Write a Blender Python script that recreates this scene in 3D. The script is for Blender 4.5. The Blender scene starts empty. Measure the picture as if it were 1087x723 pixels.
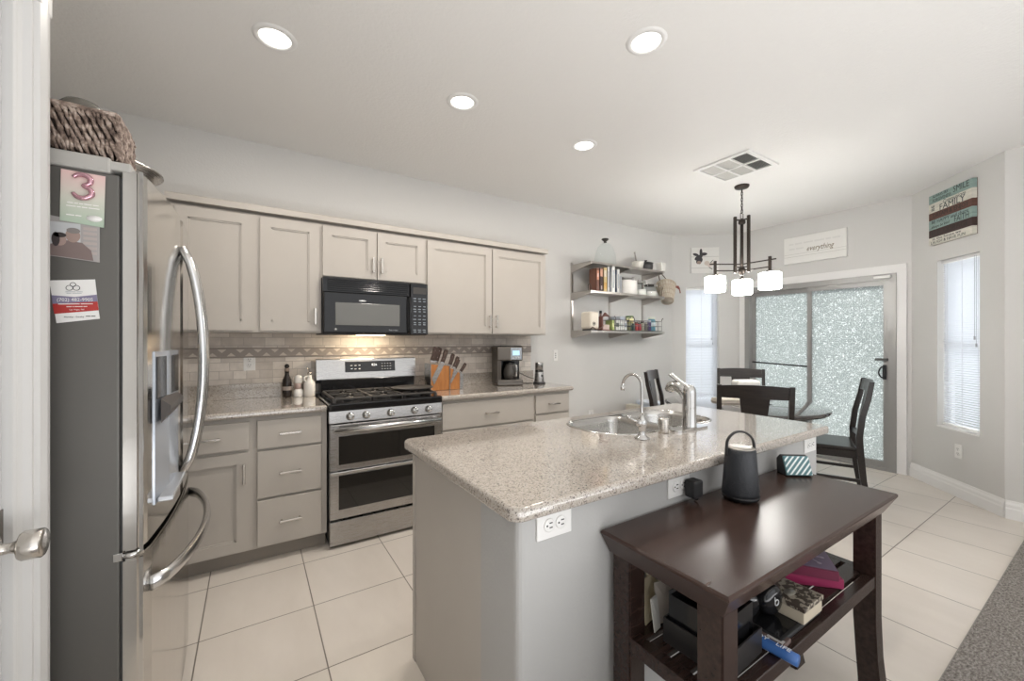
import bpy, bmesh, math, random
from mathutils import Vector, Matrix, noise
random.seed(7)
PI = math.pi
S = bpy.context.scene
COL = S.collection
# ------------------------------------------------------------------ camera
cam = bpy.data.cameras.new('camera')
camo = bpy.data.objects.new('camera', cam); COL.objects.link(camo)
camo.location = (0, 0, 1.32)
camo.rotation_euler = (PI / 2, 0, -math.atan2(276.5, 430.9))
cam.sensor_width = 36; cam.lens = 430.9 / 1087 * 36
cam.shift_y = (362.0 - 361.5) / 1087
cam.clip_start = 0.05
S.camera = camo
# ------------------------------------------------------------------ world, exposure
S.view_settings.view_transform = 'Standard'
S.view_settings.look = 'None'
S.view_settings.gamma = 1
S.view_settings.use_curve_mapping = False
S.view_settings.exposure = 0.15
W = bpy.data.worlds.new('world'); S.world = W; W.use_nodes = True
wn = W.node_tree.nodes; wl = W.node_tree.links
bg = wn['Background']
tc = wn.new('ShaderNodeTexCoord'); sx = wn.new('ShaderNodeSeparateXYZ'); cr = wn.new('ShaderNodeValToRGB')
wl.new(tc.outputs['Generated'], sx.inputs[0]); 
mr = wn.new('ShaderNodeMapRange'); mr.inputs[1].default_value = -1; mr.inputs[2].default_value = 1
wl.new(sx.outputs['Z'], mr.inputs[0]); wl.new(mr.outputs[0], cr.inputs[0])
cr.color_ramp.elements[0].position = .45; cr.color_ramp.elements[0].color = (.62, .60, .57, 1)
cr.color_ramp.elements[1].position = .62; cr.color_ramp.elements[1].color = (.93, .97, 1, 1)
wl.new(cr.outputs[0], bg.inputs['Color']); bg.inputs['Strength'].default_value = .8

DOWNLIGHT_W = 9
CHAND_W = 3
def area(name, loc, rot, sx_, sy_, watts, col=(1, 1, 1), shape='RECTANGLE'):
    L = bpy.data.lights.new(name, 'AREA'); L.shape = shape; L.size = sx_
    if shape == 'RECTANGLE': L.size_y = sy_
    L.energy = watts; L.color = col
    o = bpy.data.objects.new(name, L); COL.objects.link(o); o.location = loc; o.rotation_euler = rot
    return o
# unseen fill light added behind the camera, facing the kitchen
area('rear_fill_light', (1.8, -2.9, 1.5), (PI / 2, 0, 0), 4.5, 2.2, 25, (.97, .98, 1))
area('ceiling_fill_light', (.6, -1.25, .35), (PI, 0, 0), 3.8, 2.0, 116, (.98, .985, 1))  # second added fill light, out of view, aimed up to brighten the ceiling
sunl = bpy.data.lights.new('sun', 'SUN'); sunl.energy = 5; sunl.angle = .05; sunl.color = (1, .97, .92)
suno = bpy.data.objects.new('sun', sunl); COL.objects.link(suno); suno.rotation_euler = (0, math.radians(48), math.radians(12))
# ------------------------------------------------------------------ materials
def mat(name, col=(.8, .8, .8), rough=.5, metal=0, emit=None, estr=1, coat=0, trans=0, ior=1.45, spec=.5, alpha=1):
    m = bpy.data.materials.new(name); m.use_nodes = True
    b = m.node_tree.nodes['Principled BSDF']
    b.inputs['Base Color'].default_value = (*col, 1); b.inputs['Roughness'].default_value = rough
    b.inputs['Metallic'].default_value = metal; b.inputs['IOR'].default_value = ior
    b.inputs['Coat Weight'].default_value = coat; b.inputs['Transmission Weight'].default_value = trans
    b.inputs['Specular IOR Level'].default_value = spec
    if emit: b.inputs['Emission Color'].default_value = (*emit, 1); b.inputs['Emission Strength'].default_value = estr
    return m
class N:
    """tiny node helper around one material"""
    def __init__(s, m): s.t = m.node_tree; s.b = s.t.nodes['Principled BSDF']
    def n(s, typ, **kw):
        x = s.t.nodes.new('ShaderNode' + typ)
        for k, v in kw.items(): setattr(x, k, v)
        return x
    def l(s, a, b): s.t.links.new(a, b)
    def obj(s, scale=(1, 1, 1), loc=(0, 0, 0), rot=(0, 0, 0)):
        t = s.n('TexCoord'); mp = s.n('Mapping'); s.l(t.outputs['Object'], mp.inputs[0])
        mp.inputs['Scale'].default_value = scale; mp.inputs['Location'].default_value = loc; mp.inputs['Rotation'].default_value = rot
        return mp.outputs[0]
    def noise(s, vec, scale, detail=3, rough=.5):
        x = s.n('TexNoise'); x.inputs['Scale'].default_value = scale; x.inputs['Detail'].default_value = detail
        x.inputs['Roughness'].default_value = rough; s.l(vec, x.inputs['Vector']); return x.outputs['Fac']
    def ramp(s, fac, stops, interp='LINEAR'):
        r = s.n('ValToRGB'); r.color_ramp.interpolation = interp
        e = r.color_ramp.elements
        while len(e) < len(stops): e.new(.5)
        for i, (p, c) in enumerate(stops): e[i].position = p; e[i].color = (*c, 1) if len(c) == 3 else c
        s.l(fac, r.inputs[0]); return r.outputs[0]
    def bump(s, h, strength=.2, dist=.01):
        b = s.n('Bump'); b.inputs['Strength'].default_value = strength; b.inputs['Distance'].default_value = dist
        s.l(h, b.inputs['Height']); s.l(b.outputs[0], s.b.inputs['Normal'])
    def base(s, c): s.l(c, s.b.inputs['Base Color'])
    def rough(s, c): s.l(c, s.b.inputs['Roughness'])
def wallmat(name, col, bump=.25, sc=90):
    m = mat(name, col, .6, spec=.3); n = N(m); n.bump(n.noise(n.obj(), sc, 3), bump, .004); return m
M = {}
M['wall'] = wallmat('wall_paint', (.64, .63, .61))
M['ceil'] = wallmat('ceiling_paint', (.80, .785, .76), .5, 60)
M['trim'] = mat('white_trim', (.80, .79, .775), .35)
M['door'] = mat('white_trim_dimmed', (.60, .595, .585), .35)  # trim white, darkened to offset over-bright light on pantry door and casing
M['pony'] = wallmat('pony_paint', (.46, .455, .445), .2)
def cabmat():
    m = mat('cabinet_paint', (.475, .44, .398), .42); n = N(m)
    n.base(n.ramp(n.noise(n.obj(), 5, 3), [(.3, (.467, .432, .39)), (.7, (.483, .448, .405))])); return m
M['cab'] = cabmat()
M['cabin'] = mat('cabinet_shadow_gap', (.20, .175, .15), .6)
def granite():
    m = mat('granite', (.6, .55, .5), .12, coat=1); n = N(m); v = n.obj()
    a = n.n('TexVoronoi'); a.inputs['Scale'].default_value = 270; n.l(v, a.inputs['Vector'])
    hs = n.n('SeparateColor'); n.l(a.outputs['Color'], hs.inputs[0])
    c = n.ramp(hs.outputs[0], [(0, (.16, .14, .13)), (.05, (.28, .245, .22)), (.14, (.40, .355, .315)), (.32, (.49, .45, .40)), (.8, (.54, .50, .455))], 'CONSTANT')
    c2 = n.ramp(n.noise(v, 380, 2), [(.4, (.78, .76, .74)), (.62, (1.05, 1.04, 1.03))])
    mx = n.n('Mix', data_type='RGBA', blend_type='MULTIPLY'); mx.inputs[0].default_value = .8
    n.l(c, mx.inputs[6]); n.l(c2, mx.inputs[7]); n.base(mx.outputs[2]); return m
M['granite'] = granite()
def tilefloor():
    m = mat('floor_tile', (.6, .55, .5), .3); n = N(m); v = n.obj(loc=(-.261, -2.238 + .457 * 8, 0))
    b = n.n('TexBrick'); b.offset = 0; b.squash = 1; n.l(v, b.inputs['Vector'])
    b.inputs['Scale'].default_value = 1; b.inputs['Brick Width'].default_value = .457; b.inputs['Row Height'].default_value = .457
    b.inputs['Mortar Size'].default_value = .0028; b.inputs['Mortar Smooth'].default_value = .1; b.inputs['Bias'].default_value = 0
    b.inputs['Color1'].default_value = (.64, .59, .535, 1); b.inputs['Color2'].default_value = (.68, .63, .57, 1); b.inputs['Mortar'].default_value = (.20, .175, .15, 1)
    v2 = n.obj((1, .35, 1))
    c2 = n.ramp(n.noise(v2, 4, 5, .6), [(.3, (.93, .92, .905)), (.7, (1.03, 1.03, 1.03))])
    mx = n.n('Mix', data_type='RGBA', blend_type='MULTIPLY'); mx.inputs[0].default_value = 1
    n.l(b.outputs['Color'], mx.inputs[6]); n.l(c2, mx.inputs[7]); n.base(mx.outputs[2])
    inv = n.n('Math', operation='SUBTRACT'); inv.inputs[0].default_value = 1; n.l(b.outputs['Fac'], inv.inputs[1])
    n.bump(inv.outputs[0], .5, .002); return m
M['floor'] = tilefloor()
def carpet():
    m = mat('carpet_pile', (.3, .28, .26), .95, spec=.1); n = N(m); v = n.obj()
    f = n.noise(n.obj((.45, 1, 1), rot=(0, 0, .55)), 130, 4, .75)
    n.base(n.ramp(f, [(.30, (.10, .09, .08)), (.48, (.27, .245, .225)), (.68, (.47, .44, .41))])); n.bump(f, 1, .012); return m
M['carpet'] = carpet()
def splash():
    m = mat('travertine_tile', (.5, .45, .4), .5); n = N(m)
    t = n.n('TexCoord'); s1 = n.n('SeparateXYZ'); n.l(t.outputs['Object'], s1.inputs[0])
    cb = n.n('CombineXYZ'); n.l(s1.outputs['X'], cb.inputs[0]); n.l(s1.outputs['Z'], cb.inputs[1])
    b = n.n('TexBrick'); b.offset = .37; b.offset_frequency = 2; b.squash = .62; b.squash_frequency = 3; n.l(cb.outputs[0], b.inputs['Vector'])
    b.inputs['Scale'].default_value = 1; b.inputs['Brick Width'].default_value = .128; b.inputs['Row Height'].default_value = .0585
    b.inputs['Mortar Size'].default_value = .002; b.inputs['Mortar Smooth'].default_value = .3
    b.inputs['Color1'].default_value = (.57, .52, .47, 1); b.inputs['Color2'].default_value = (.78, .73, .67, 1); b.inputs['Mortar'].default_value = (.46, .42, .385, 1)
    c2 = n.ramp(n.noise(cb.outputs[0], 14, 5, .65), [(.25, (.80, .78, .77)), (.7, (1.05, 1.04, 1.03))])
    mx = n.n('Mix', data_type='RGBA', blend_type='MULTIPLY'); mx.inputs[0].default_value = .9
    n.l(b.outputs['Color'], mx.inputs[6]); n.l(c2, mx.inputs[7]); n.base(mx.outputs[2])
    inv = n.n('Math', operation='SUBTRACT'); inv.inputs[0].default_value = 1; n.l(b.outputs['Fac'], inv.inputs[1])
    n.bump(inv.outputs[0], .4, .002); return m
M['splash'] = splash()
M['liner'] = mat('liner_stone', (.33, .29, .26), .5)
M['tri'] = mat('triangle_stone', (.60, .54, .48), .5)
def steel(name, col, rough, scale=(2, 2, 260)):
    m = mat(name, col, rough, 1); n = N(m); f = n.noise(n.obj(scale), 6, 3)
    n.rough(n.ramp(f, [(.3, (rough * .85,) * 3), (.7, (rough * 1.15,) * 3)])); return m
M['steel'] = steel('brushed_stainless', (.44, .43, .42), .27)
M['fridgefront'] = steel('fridge_stainless', (.60, .585, .56), .13)
M['fridgeside'] = mat('fridge_side_grey', (.135, .13, .12), .42, .3)
M['fridgecap'] = mat('hinge_cover_grey', (.42, .41, .385), .4)
M['handle'] = steel('handle_satin', (.68, .68, .68), .22)
M['nickel'] = mat('nickel_pull', (.62, .59, .55), .25, 1)
M['chrome'] = mat('chrome', (.60, .595, .585), .07, 1)
M['sink'] = steel('sink_steel', (.55, .54, .52), .22, (2, 160, 2))
M['shelfsteel'] = steel('shelf_steel', (.52, .49, .46), .32)
M['black'] = mat('black_gloss', (.008, .008, .009), .12)
M['blackmat'] = mat('black_matte', (.018, .018, .019), .5)
M['iron'] = mat('cast_iron', (.055, .050, .046), .42)
M['ovenglass'] = mat('oven_glass', (.012, .011, .010), .05, coat=.4)
M['mwglass'] = mat('microwave_window', (.15, .15, .14), .15)
M['btn'] = mat('grey_print', (.40, .42, .45), .5)
M['lcd'] = mat('lit_display', (.1, .2, .3), .3, emit=(.55, .8, 1), estr=.9)
M['lcd2'] = mat('clock_digits', (.8, .8, .8), .3, emit=(.9, .95, 1), estr=.8)
M['white'] = mat('white_plastic', (.80, .79, .77), .35)
M['slot'] = mat('dark_slot', (.03, .03, .03), .6)
M['ceramic'] = mat('white_ceramic', (.78, .76, .72), .25)
M['cream'] = mat('cream_enamel', (.74, .68, .58), .3)
def woodm(name, a, b, rough=.3, sc=(2, 22, 22), coat=0):
    m = mat(name, a, rough, coat=coat); n = N(m); f = n.noise(n.obj(sc), 3, 4, .6)
    n.base(n.ramp(f, [(.3, a), (.7, b)])); return m
M['espresso'] = woodm('espresso_wood', (.020, .011, .009), (.042, .024, .019), .26)
def consoletop():
    m = mat('worn_espresso', (.03, .015, .012), .3); n = N(m); v = n.obj()
    f = n.noise(n.obj((2, 14, 14)), 3, 4)
    n.base(n.ramp(f, [(.1, (.034, .019, .015)), (.9, (.052, .030, .024))]))
    n.rough(n.ramp(n.noise(v, 3, 3, .5), [(0, (.20,) * 3), (1, (.31,) * 3)])); return m
M['worn'] = consoletop()
M['chairwood'] = woodm('dark_chair_wood', (.014, .011, .010), (.028, .021, .018), .28)
M['tablewood'] = woodm('dark_table_wood', (.030, .024, .022), (.050, .042, .038), .06, coat=1)
M['bronze'] = mat('oil_rubbed_bronze', (.045, .036, .030), .4, .7)
def opal():
    m = mat('opal_glass', (.85, .85, .83), .3, emit=(1, .975, .945), estr=70); t = m.node_tree
    tr = t.nodes.new('ShaderNodeBsdfTranslucent'); tr.inputs[0].default_value = (.9, .9, .88, 1)
    mx = t.nodes.new('ShaderNodeMixShader'); mx.inputs[0].default_value = .8
    t.links.new(t.nodes['Principled BSDF'].outputs[0], mx.inputs[1]); t.links.new(tr.outputs[0], mx.inputs[2])
    t.links.new(mx.outputs[0], t.nodes['Material Output'].inputs[0]); return m
M['shade'] = opal()
M['lens'] = mat('downlight_lens', (.9, .9, .9), .4, emit=(1, .97, .92), estr=2.6)
M['orangewood'] = woodm('acacia_wood', (.34, .13, .035), (.46, .19, .055), .35, (22, 22, 3))
M['knifewood'] = woodm('knife_handle_wood', (.040, .022, .016), (.085, .05, .038), .4)
def wicker():
    m = mat('seagrass_rope', (.2, .15, .12), .75); n = N(m); f = n.noise(n.obj(), 55, 4, .6)
    n.base(n.ramp(f, [(.32, (.07, .045, .036)), (.5, (.25, .185, .15)), (.68, (.52, .43, .37))])); n.bump(n.noise(n.obj((1, 1, .3)), 260, 2), .6, .004); return m
M['wicker'] = wicker()
M['rattan'] = mat('pale_rattan', (.50, .43, .34), .6)
M['blind'] = None
def blindmat():
    m = mat('blind_slat', (.82, .83, .86), .45); t = m.node_tree
    tr = t.nodes.new('ShaderNodeBsdfTranslucent'); tr.inputs[0].default_value = (.86, .875, .90, 1)
    mx = t.nodes.new('ShaderNodeMixShader'); mx.inputs[0].default_value = .45
    t.links.new(t.nodes['Principled BSDF'].outputs[0], mx.inputs[1]); t.links.new(tr.outputs[0], mx.inputs[2])
    t.links.new(mx.outputs[0], t.nodes['Material Output'].inputs[0]); return m
M['blind'] = blindmat()
def frosted():
    m = mat('patterned_privacy_glass', (.7, .75, .75), .25); n = N(m); t = m.node_tree
    tcx = n.n('TexCoord'); sp = n.n('SeparateXYZ'); n.l(tcx.outputs['Object'], sp.inputs[0])
    cb = n.n('CombineXYZ'); n.l(sp.outputs['Y'], cb.inputs[0]); n.l(sp.outputs['Z'], cb.inputs[1])
    v = cb.outputs[0]
    def band(scale, w, off):
        mp = n.n('Mapping'); mp.inputs['Location'].default_value = (off, off * 2, off); n.l(v, mp.inputs[0])
        f = n.noise(mp.outputs[0], scale, 1, .4)
        return n.ramp(f, [(.5 - w, (0, 0, 0)), (.5 - w * .5, (1, 1, 1)), (.5 + w * .5, (1, 1, 1)), (.5 + w, (0, 0, 0))])
    a = band(46, .030, 0); b = band(40, .030, 3.7)
    br = n.ramp(n.noise(v, 30, 1), [(.46, (0, 0, 0)), (.52, (1, 1, 1))])
    m1 = n.n('Mix', data_type='RGBA', blend_type='MULTIPLY'); m1.inputs[0].default_value = 1; n.l(a, m1.inputs[6]); n.l(br, m1.inputs[7])
    inv = n.n('Invert'); n.l(br, inv.inputs[1])
    m2 = n.n('Mix', data_type='RGBA', blend_type='MULTIPLY'); m2.inputs[0].default_value = 1; n.l(b, m2.inputs[6]); n.l(inv.outputs[0], m2.inputs[7])
    ad = n.n('Mix', data_type='RGBA', blend_type='ADD'); ad.inputs[0].default_value = 1; n.l(m1.outputs[2], ad.inputs[6]); n.l(m2.outputs[2], ad.inputs[7])
    big = n.noise(v, 9, 2)
    c = n.ramp(ad.outputs[2], [(0, (.46, .495, .49)), (1, (.92, .95, .95))])
    tr = n.n('BsdfTranslucent'); n.l(c, tr.inputs[0])
    cd = n.ramp(ad.outputs[2], [(0, (.13, .14, .14)), (1, (.6, .62, .62))]); n.base(cd)
    mx = n.n('MixShader'); mx.inputs[0].default_value = .72
    n.l(n.b.outputs[0], mx.inputs[1]); n.l(tr.outputs[0], mx.inputs[2]); n.l(mx.outputs[0], t.nodes['Material Output'].inputs[0])
    return m
M['frost'] = frosted()
M['alu'] = mat('aluminium_frame', (.36, .355, .345), .4, .4)
def thinglass(name, col=(1, 1, 1), mix=.12):
    m = mat(name, col, .03); t = m.node_tree
    tr = t.nodes.new('ShaderNodeBsdfTransparent'); tr.inputs[0].default_value = (*col, 1)
    gl = t.nodes.new('ShaderNodeBsdfGlossy'); gl.inputs['Roughness'].default_value = .03
    fr = t.nodes.new('ShaderNodeLayerWeight'); fr.inputs[0].default_value = .12
    mx = t.nodes.new('ShaderNodeMixShader')
    sc_ = t.nodes.new('ShaderNodeMath'); sc_.operation = 'MULTIPLY'; sc_.inputs[1].default_value = .35; t.links.new(fr.outputs['Facing'], sc_.inputs[0])
    t.links.new(sc_.outputs[0], mx.inputs[0]); t.links.new(tr.outputs[0], mx.inputs[1]); t.links.new(gl.outputs[0], mx.inputs[2])
    t.links.new(mx.outputs[0], t.nodes['Material Output'].inputs[0]); return m
M['glass'] = thinglass('clear_glass', (.95, .97, .97))
M['patio'] = wallmat('patio_concrete', (.45, .44, .42), .4, 30)
_c = {}
def C(r, g, b, rough=.5, metal=0):
    k = (r, g, b, rough, metal)
    if k not in _c: _c[k] = mat('colour_%02x%02x%02x' % (int(r * 255), int(g * 255), int(b * 255)), (r, g, b), rough, metal)
    return _c[k]
# ------------------------------------------------------------------ mesh helpers
class MB:
    def __init__(s): s.bm = bmesh.new(); s.mats = []
    def mi(s, m):
        if m is None: return 0
        if m not in s.mats: s.mats.append(m)
        return s.mats.index(m)
    def _fin(s, geom, m):
        if m is not None:
            i = s.mi(m)
            for f in geom: f.material_index = i
    def box(s, x0, x1, y0, y1, z0, z1, bev=0, seg=2, m=None, mtx=None):
        f0 = set(s.bm.faces)
        r = bmesh.ops.create_cube(s.bm, size=1)
        vs = r['verts']
        for v in vs: v.co = Vector((x0 + (v.co.x + .5) * (x1 - x0), y0 + (v.co.y + .5) * (y1 - y0), z0 + (v.co.z + .5) * (z1 - z0)))
        if bev:
            es = list({e for v in vs for e in v.link_edges})
            bmesh.ops.bevel(s.bm, geom=es, offset=bev, segments=seg, affect='EDGES', profile=.5)
        fs = [f for f in s.bm.faces if f not in f0]
        if mtx is not None:
            for v in {v for f in fs for v in f.verts}: v.co = mtx @ v.co
        s._fin(fs, m); return s
    def prism(s, pts, axis, a, b, m=None, bev=0):
        """polygon pts (2D) extruded along axis 'x','y','z' from a to b"""
        f0 = set(s.bm.faces)
        def P(p, t): return {'x': (t, p[0], p[1]), 'y': (p[0], t, p[1]), 'z': (p[0], p[1], t)}[axis]
        A = [s.bm.verts.new(P(p, a)) for p in pts]; B = [s.bm.verts.new(P(p, b)) for p in pts]
        n = len(pts)
        fs = [s.bm.faces.new(A), s.bm.faces.new(B[::-1])]
        for i in range(n): fs.append(s.bm.faces.new((A[i], B[i], B[(i + 1) % n], A[(i + 1) % n])))
        bmesh.ops.recalc_face_normals(s.bm, faces=fs)
        if bev:
            es = list({e for f in fs for e in f.edges})
            bmesh.ops.bevel(s.bm, geom=es, offset=bev, segments=2, affect='EDGES', profile=.5)
        s._fin([f for f in s.bm.faces if f not in f0], m); return s
    def lathe(s, prof, c=(0, 0, 0), seg=24, m=None, mtx=None, close=True):
        """prof: (radius, z) from bottom to top"""
        c = Vector(c); rings = []; fs = []
        for r, z in prof:
            ring = []
            for k in range(seg):
                a = 2 * PI * k / seg
                v = Vector((r * math.cos(a), r * math.sin(a), z))
                if mtx is not None: v = mtx @ v
                ring.append(s.bm.verts.new(c + v))
            rings.append(ring)
        for i in range(len(rings) - 1):
            for k in range(seg):
                fs.append(s.bm.faces.new((rings[i][k], rings[i][(k + 1) % seg], rings[i + 1][(k + 1) % seg], rings[i + 1][k])))
        if close:
            if prof[0][0] > 1e-6: fs.append(s.bm.faces.new(rings[0][::-1]))
            if prof[-1][0] > 1e-6: fs.append(s.bm.faces.new(rings[-1]))
        for f in fs: f.smooth = True
        s._fin(fs, m); return s
    def cyl(s, p0, p1, r, r1=None, seg=16, m=None):
        p0 = Vector(p0); p1 = Vector(p1); d = p1 - p0
        q = Vector((0, 0, 1)).rotation_difference(d.normalized()).to_matrix()
        return s.lathe([(r, 0), (r if r1 is None else r1, d.length)], p0, seg, m, q)
    def tube(s, pts, r, seg=8, m=None, smooth=0, cyclic=False, flat=None):
        pts = [Vector(p) for p in pts]
        if smooth: pts, r = resample(pts, r, smooth, cyclic)
        n = len(pts); R = r if isinstance(r, (list, tuple)) else [r] * n
        T = []
        for i in range(n):
            if cyclic: d = pts[(i + 1) % n] - pts[i - 1]
            else: d = pts[min(i + 1, n - 1)] - pts[max(i - 1, 0)]
            T.append(d.normalized() if d.length > 1e-9 else Vector((0, 0, 1)))
        u = T[0].orthogonal().normalized()
        if flat is not None:
            u = (Vector(flat[0]) - T[0] * Vector(flat[0]).dot(T[0])).normalized()
        rings = []; fs = []
        for i in range(n):
            if i: u = (T[i - 1].rotation_difference(T[i]) @ u)
            u = (u - T[i] * u.dot(T[i])).normalized(); w = T[i].cross(u)
            ring = []
            for k in range(seg):
                a = 2 * PI * (k + .5) / seg
                ku, kw = (1, 1) if flat is None else (flat[1], flat[2])
                ring.append(s.bm.verts.new(pts[i] + (u * math.cos(a) * ku + w * math.sin(a) * kw) * R[i]))
            rings.append(ring)
        m_ = n if cyclic else n - 1
        for i in range(m_):
            A = rings[i]; B = rings[(i + 1) % n]
            for k in range(seg): fs.append(s.bm.faces.new((A[k], A[(k + 1) % seg], B[(k + 1) % seg], B[k])))
        if not cyclic: fs.append(s.bm.faces.new(rings[0][::-1])); fs.append(s.bm.faces.new(rings[-1]))
        for f in fs: f.smooth = seg > 5
        s._fin(fs, m); return s
    def sphere(s, c, r, sx=1, sy=1, sz=1, seg=16, m=None):
        prof = [(max(1e-5, r * math.sin(PI * i / 10)), -r * math.cos(PI * i / 10)) for i in range(11)]
        return s.lathe(prof, c, seg, m, Matrix.Diagonal((sx, sy, sz)))
    def local(s, root):
        mi = (Matrix.Translation(root.location) @ root.rotation_euler.to_matrix().to_4x4()).inverted()
        for v in s.bm.verts: v.co = mi @ v.co
        return s
    def text(s, txt, size, mtx, ext=.0006, m=None, shear=0, width=None, align='CENTER'):
        cu = bpy.data.curves.new('lettering', 'FONT'); cu.body = txt; cu.size = size; cu.extrude = ext; cu.shear = shear
        cu.align_x = align; cu.align_y = 'CENTER'; cu.resolution_u = 2
        o = bpy.data.objects.new('lettering_tmp', cu); COL.objects.link(o)
        dg = bpy.context.evaluated_depsgraph_get(); me = bpy.data.meshes.new_from_object(o.evaluated_get(dg))
        if width and len(me.vertices):
            xs = [v.co.x for v in me.vertices]; w = max(xs) - min(xs); c0 = (max(xs) + min(xs)) / 2
            for v in me.vertices: v.co.x = (v.co.x - c0) * width / w
        f0 = set(s.bm.faces); me.transform(mtx); nv = len(s.bm.verts)
        s.bm.from_mesh(me)
        s._fin([f for f in s.bm.faces if f not in f0], m)
        bpy.data.objects.remove(o); bpy.data.curves.remove(cu); bpy.data.meshes.remove(me); return s
def resample(pts, r, k, cyclic=False):
    n = len(pts); out = []; ro = []
    R = r if isinstance(r, (list, tuple)) else [r] * n
    m_ = n if cyclic else n - 1
    for i in range(m_):
        if cyclic: a, b, c, d = (pts[(i + j) % n] for j in (-1, 0, 1, 2))
        else: a, b, c, d = pts[max(i - 1, 0)], pts[i], pts[i + 1], pts[min(i + 2, n - 1)]
        for j in range(k):
            t = j / k
            out.append(.5 * ((2 * b) + (c - a) * t + (2 * a - 5 * b + 4 * c - d) * t * t + (3 * b - a - 3 * c + d) * t ** 3))
            ro.append(R[i] * (1 - t) + R[(i + 1) % n] * t)
    if not cyclic: out.append(pts[-1]); ro.append(R[-1])
    return out, ro
def bars(mb, mtx, width, h, m, words):
    '''a line of print too small to read: one short bar per word'''
    tot = sum(words) + .6 * (len(words) - 1); x = -width / 2
    for w in words:
        ww = w / tot * width; mb.box(x, x + ww, -h / 2, h / 2, -.0003, .0003, m=m, mtx=mtx); x += ww + .6 / tot * width
    return mb
ORG = {}
def build(name, mb, m, parent=None, origin=None, smooth=False):
    if not isinstance(mb, MB): raise TypeError
    me = bpy.data.meshes.new(name)
    base = Vector((0, 0, 0))
    if parent is not None: base = ORG[parent.name]
    elif origin is not None: base = Vector(origin)
    else:
        vs = [v.co for v in mb.bm.verts]
        base = Vector(((min(v.x for v in vs) + max(v.x for v in vs)) / 2, (min(v.y for v in vs) + max(v.y for v in vs)) / 2, min(v.z for v in vs)))
    for v in mb.bm.verts: v.co -= base
    if smooth:
        for f in mb.bm.faces: f.smooth = True
    mb.bm.to_mesh(me); mb.bm.free()
    ms = list(mb.mats)
    if m is not None and not ms: ms = [m]
    elif m is not None and ms:
        pass
    for x in ms: me.materials.append(x)
    o = bpy.data.objects.new(name, me); COL.objects.link(o)
    if parent is not None: o.parent = parent; ORG[o.name] = base
    else: o.location = base; ORG[o.name] = base
    return o
def tag(o, label, cat, group=None):
    o['label'] = label; o['category'] = cat
    if group: o['group'] = group
    return o
def plabel(o, label): o['label'] = label; return o
def thing(name, label, cat, loc=(0, 0, 0), rotz=0, group=None, local=False):
    o = bpy.data.objects.new(name, None); COL.objects.link(o); o.empty_display_size = .05
    o.location = loc; o.rotation_euler = (0, 0, rotz)
    ORG[o.name] = Vector((0, 0, 0)) if local else Vector(loc)
    return tag(o, label, cat, group)
def struct(name, mb, m, parent=None, origin=(0, 0, 0)):
    o = build(name, mb, m, parent, origin)
    if parent is None: o['kind'] = 'structure'
    return o
def dup(root, loc, rotz, label=None, parent=None):
    def rec(o, par):
        c = o.copy(); COL.objects.link(c)
        if par is not None: c.parent = par
        for ch in [x for x in bpy.data.objects if x.parent == o]: rec(ch, c)
        return c
    r = rec(root, None); r.location = loc; r.rotation_euler = (0, 0, rotz)
    if label: r['label'] = label
    return r
def bx(*a, **k): return MB().box(*a, **k)
def frame_mtx(origin, xdir, zdir=(0, 0, 1)):
    """local x along xdir, local y along zdir (up), local z = outward"""
    x = Vector(xdir).normalized(); y = Vector(zdir).normalized(); z = x.cross(y)
    return Matrix(((x.x, y.x, z.x, origin[0]), (x.y, y.y, z.y, origin[1]), (x.z, y.z, z.z, origin[2]), (0, 0, 0, 1)))
# ================================================================== THE ROOM
CEIL = 2.743
struct('floor', bx(-1.3, 5.6, -3, 3.6, -.06, 0), M['floor'])
struct('ceiling', bx(-1.3, 5.6, -3, 3.6, CEIL, CEIL + .08), M['ceil'])
cp = build('carpet', bx(-.38, 4.735, -3, .425, 0.0005, .014), M['carpet'], origin=(0, 0, 0)); cp['kind'] = 'structure'
struct('trim_1', bx(-.38, 4.735, .424, .430, 0, .008), C(.30, .28, .25))          # strip where carpet meets tile
struct('wall_back', bx(-1.2, 4.80, 3.44, 3.56, 0, CEIL), M['wall'])
PA, PB, PC, PD = (4.77, 3.44), (5.43, 2.90), (5.43, 1.23), (4.74, .56)
def wall_seg(name, p, q, m, openings=(), th=.12, ext0=0, ext1=0):
    """interior lies on the right-hand side walking p -> q, thickness goes to the left"""
    p = Vector((*p, 0)); q = Vector((*q, 0)); d = (q - p).normalized(); L = (q - p).length; nrm = Vector((-d.y, d.x, 0))
    mtx = Matrix(((d.x, nrm.x, 0, p.x), (d.y, nrm.y, 0, p.y), (0, 0, 1, 0), (0, 0, 0, 1)))
    mb = MB(); cur = -ext0
    for (s0, s1, z0, z1) in openings:
        mb.box(cur, s0, 0, th, 0, CEIL, mtx=mtx)
        if z0 > 0: mb.box(s0, s1, 0, th, 0, z0, mtx=mtx)
        mb.box(s0, s1, 0, th, z1, CEIL, mtx=mtx); cur = s1
    mb.box(cur, L + ext1, 0, th, 0, CEIL, mtx=mtx)
    return struct(name, mb, m), mtx, L
WZ0, WZ1 = .565, 2.04
_, MX_L, LL = wall_seg('wall_nook_left', PA, PB, M['wall'], [(.178, .60, WZ0, WZ1)], ext1=.05)
_, MX_D, LD = wall_seg('wall_nook', PB, PC, M['wall'], [(.10, 1.555, 0, 2.0)], ext0=.02, ext1=.05)
_, MX_R, LR = wall_seg('wall_nook_right', PC, PD, M['wall'], [(.317, .745, WZ0, WZ1)])
struct('wall_right', bx(4.74, 4.86, -3, .565, 0, CEIL), M['wall'])
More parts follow.
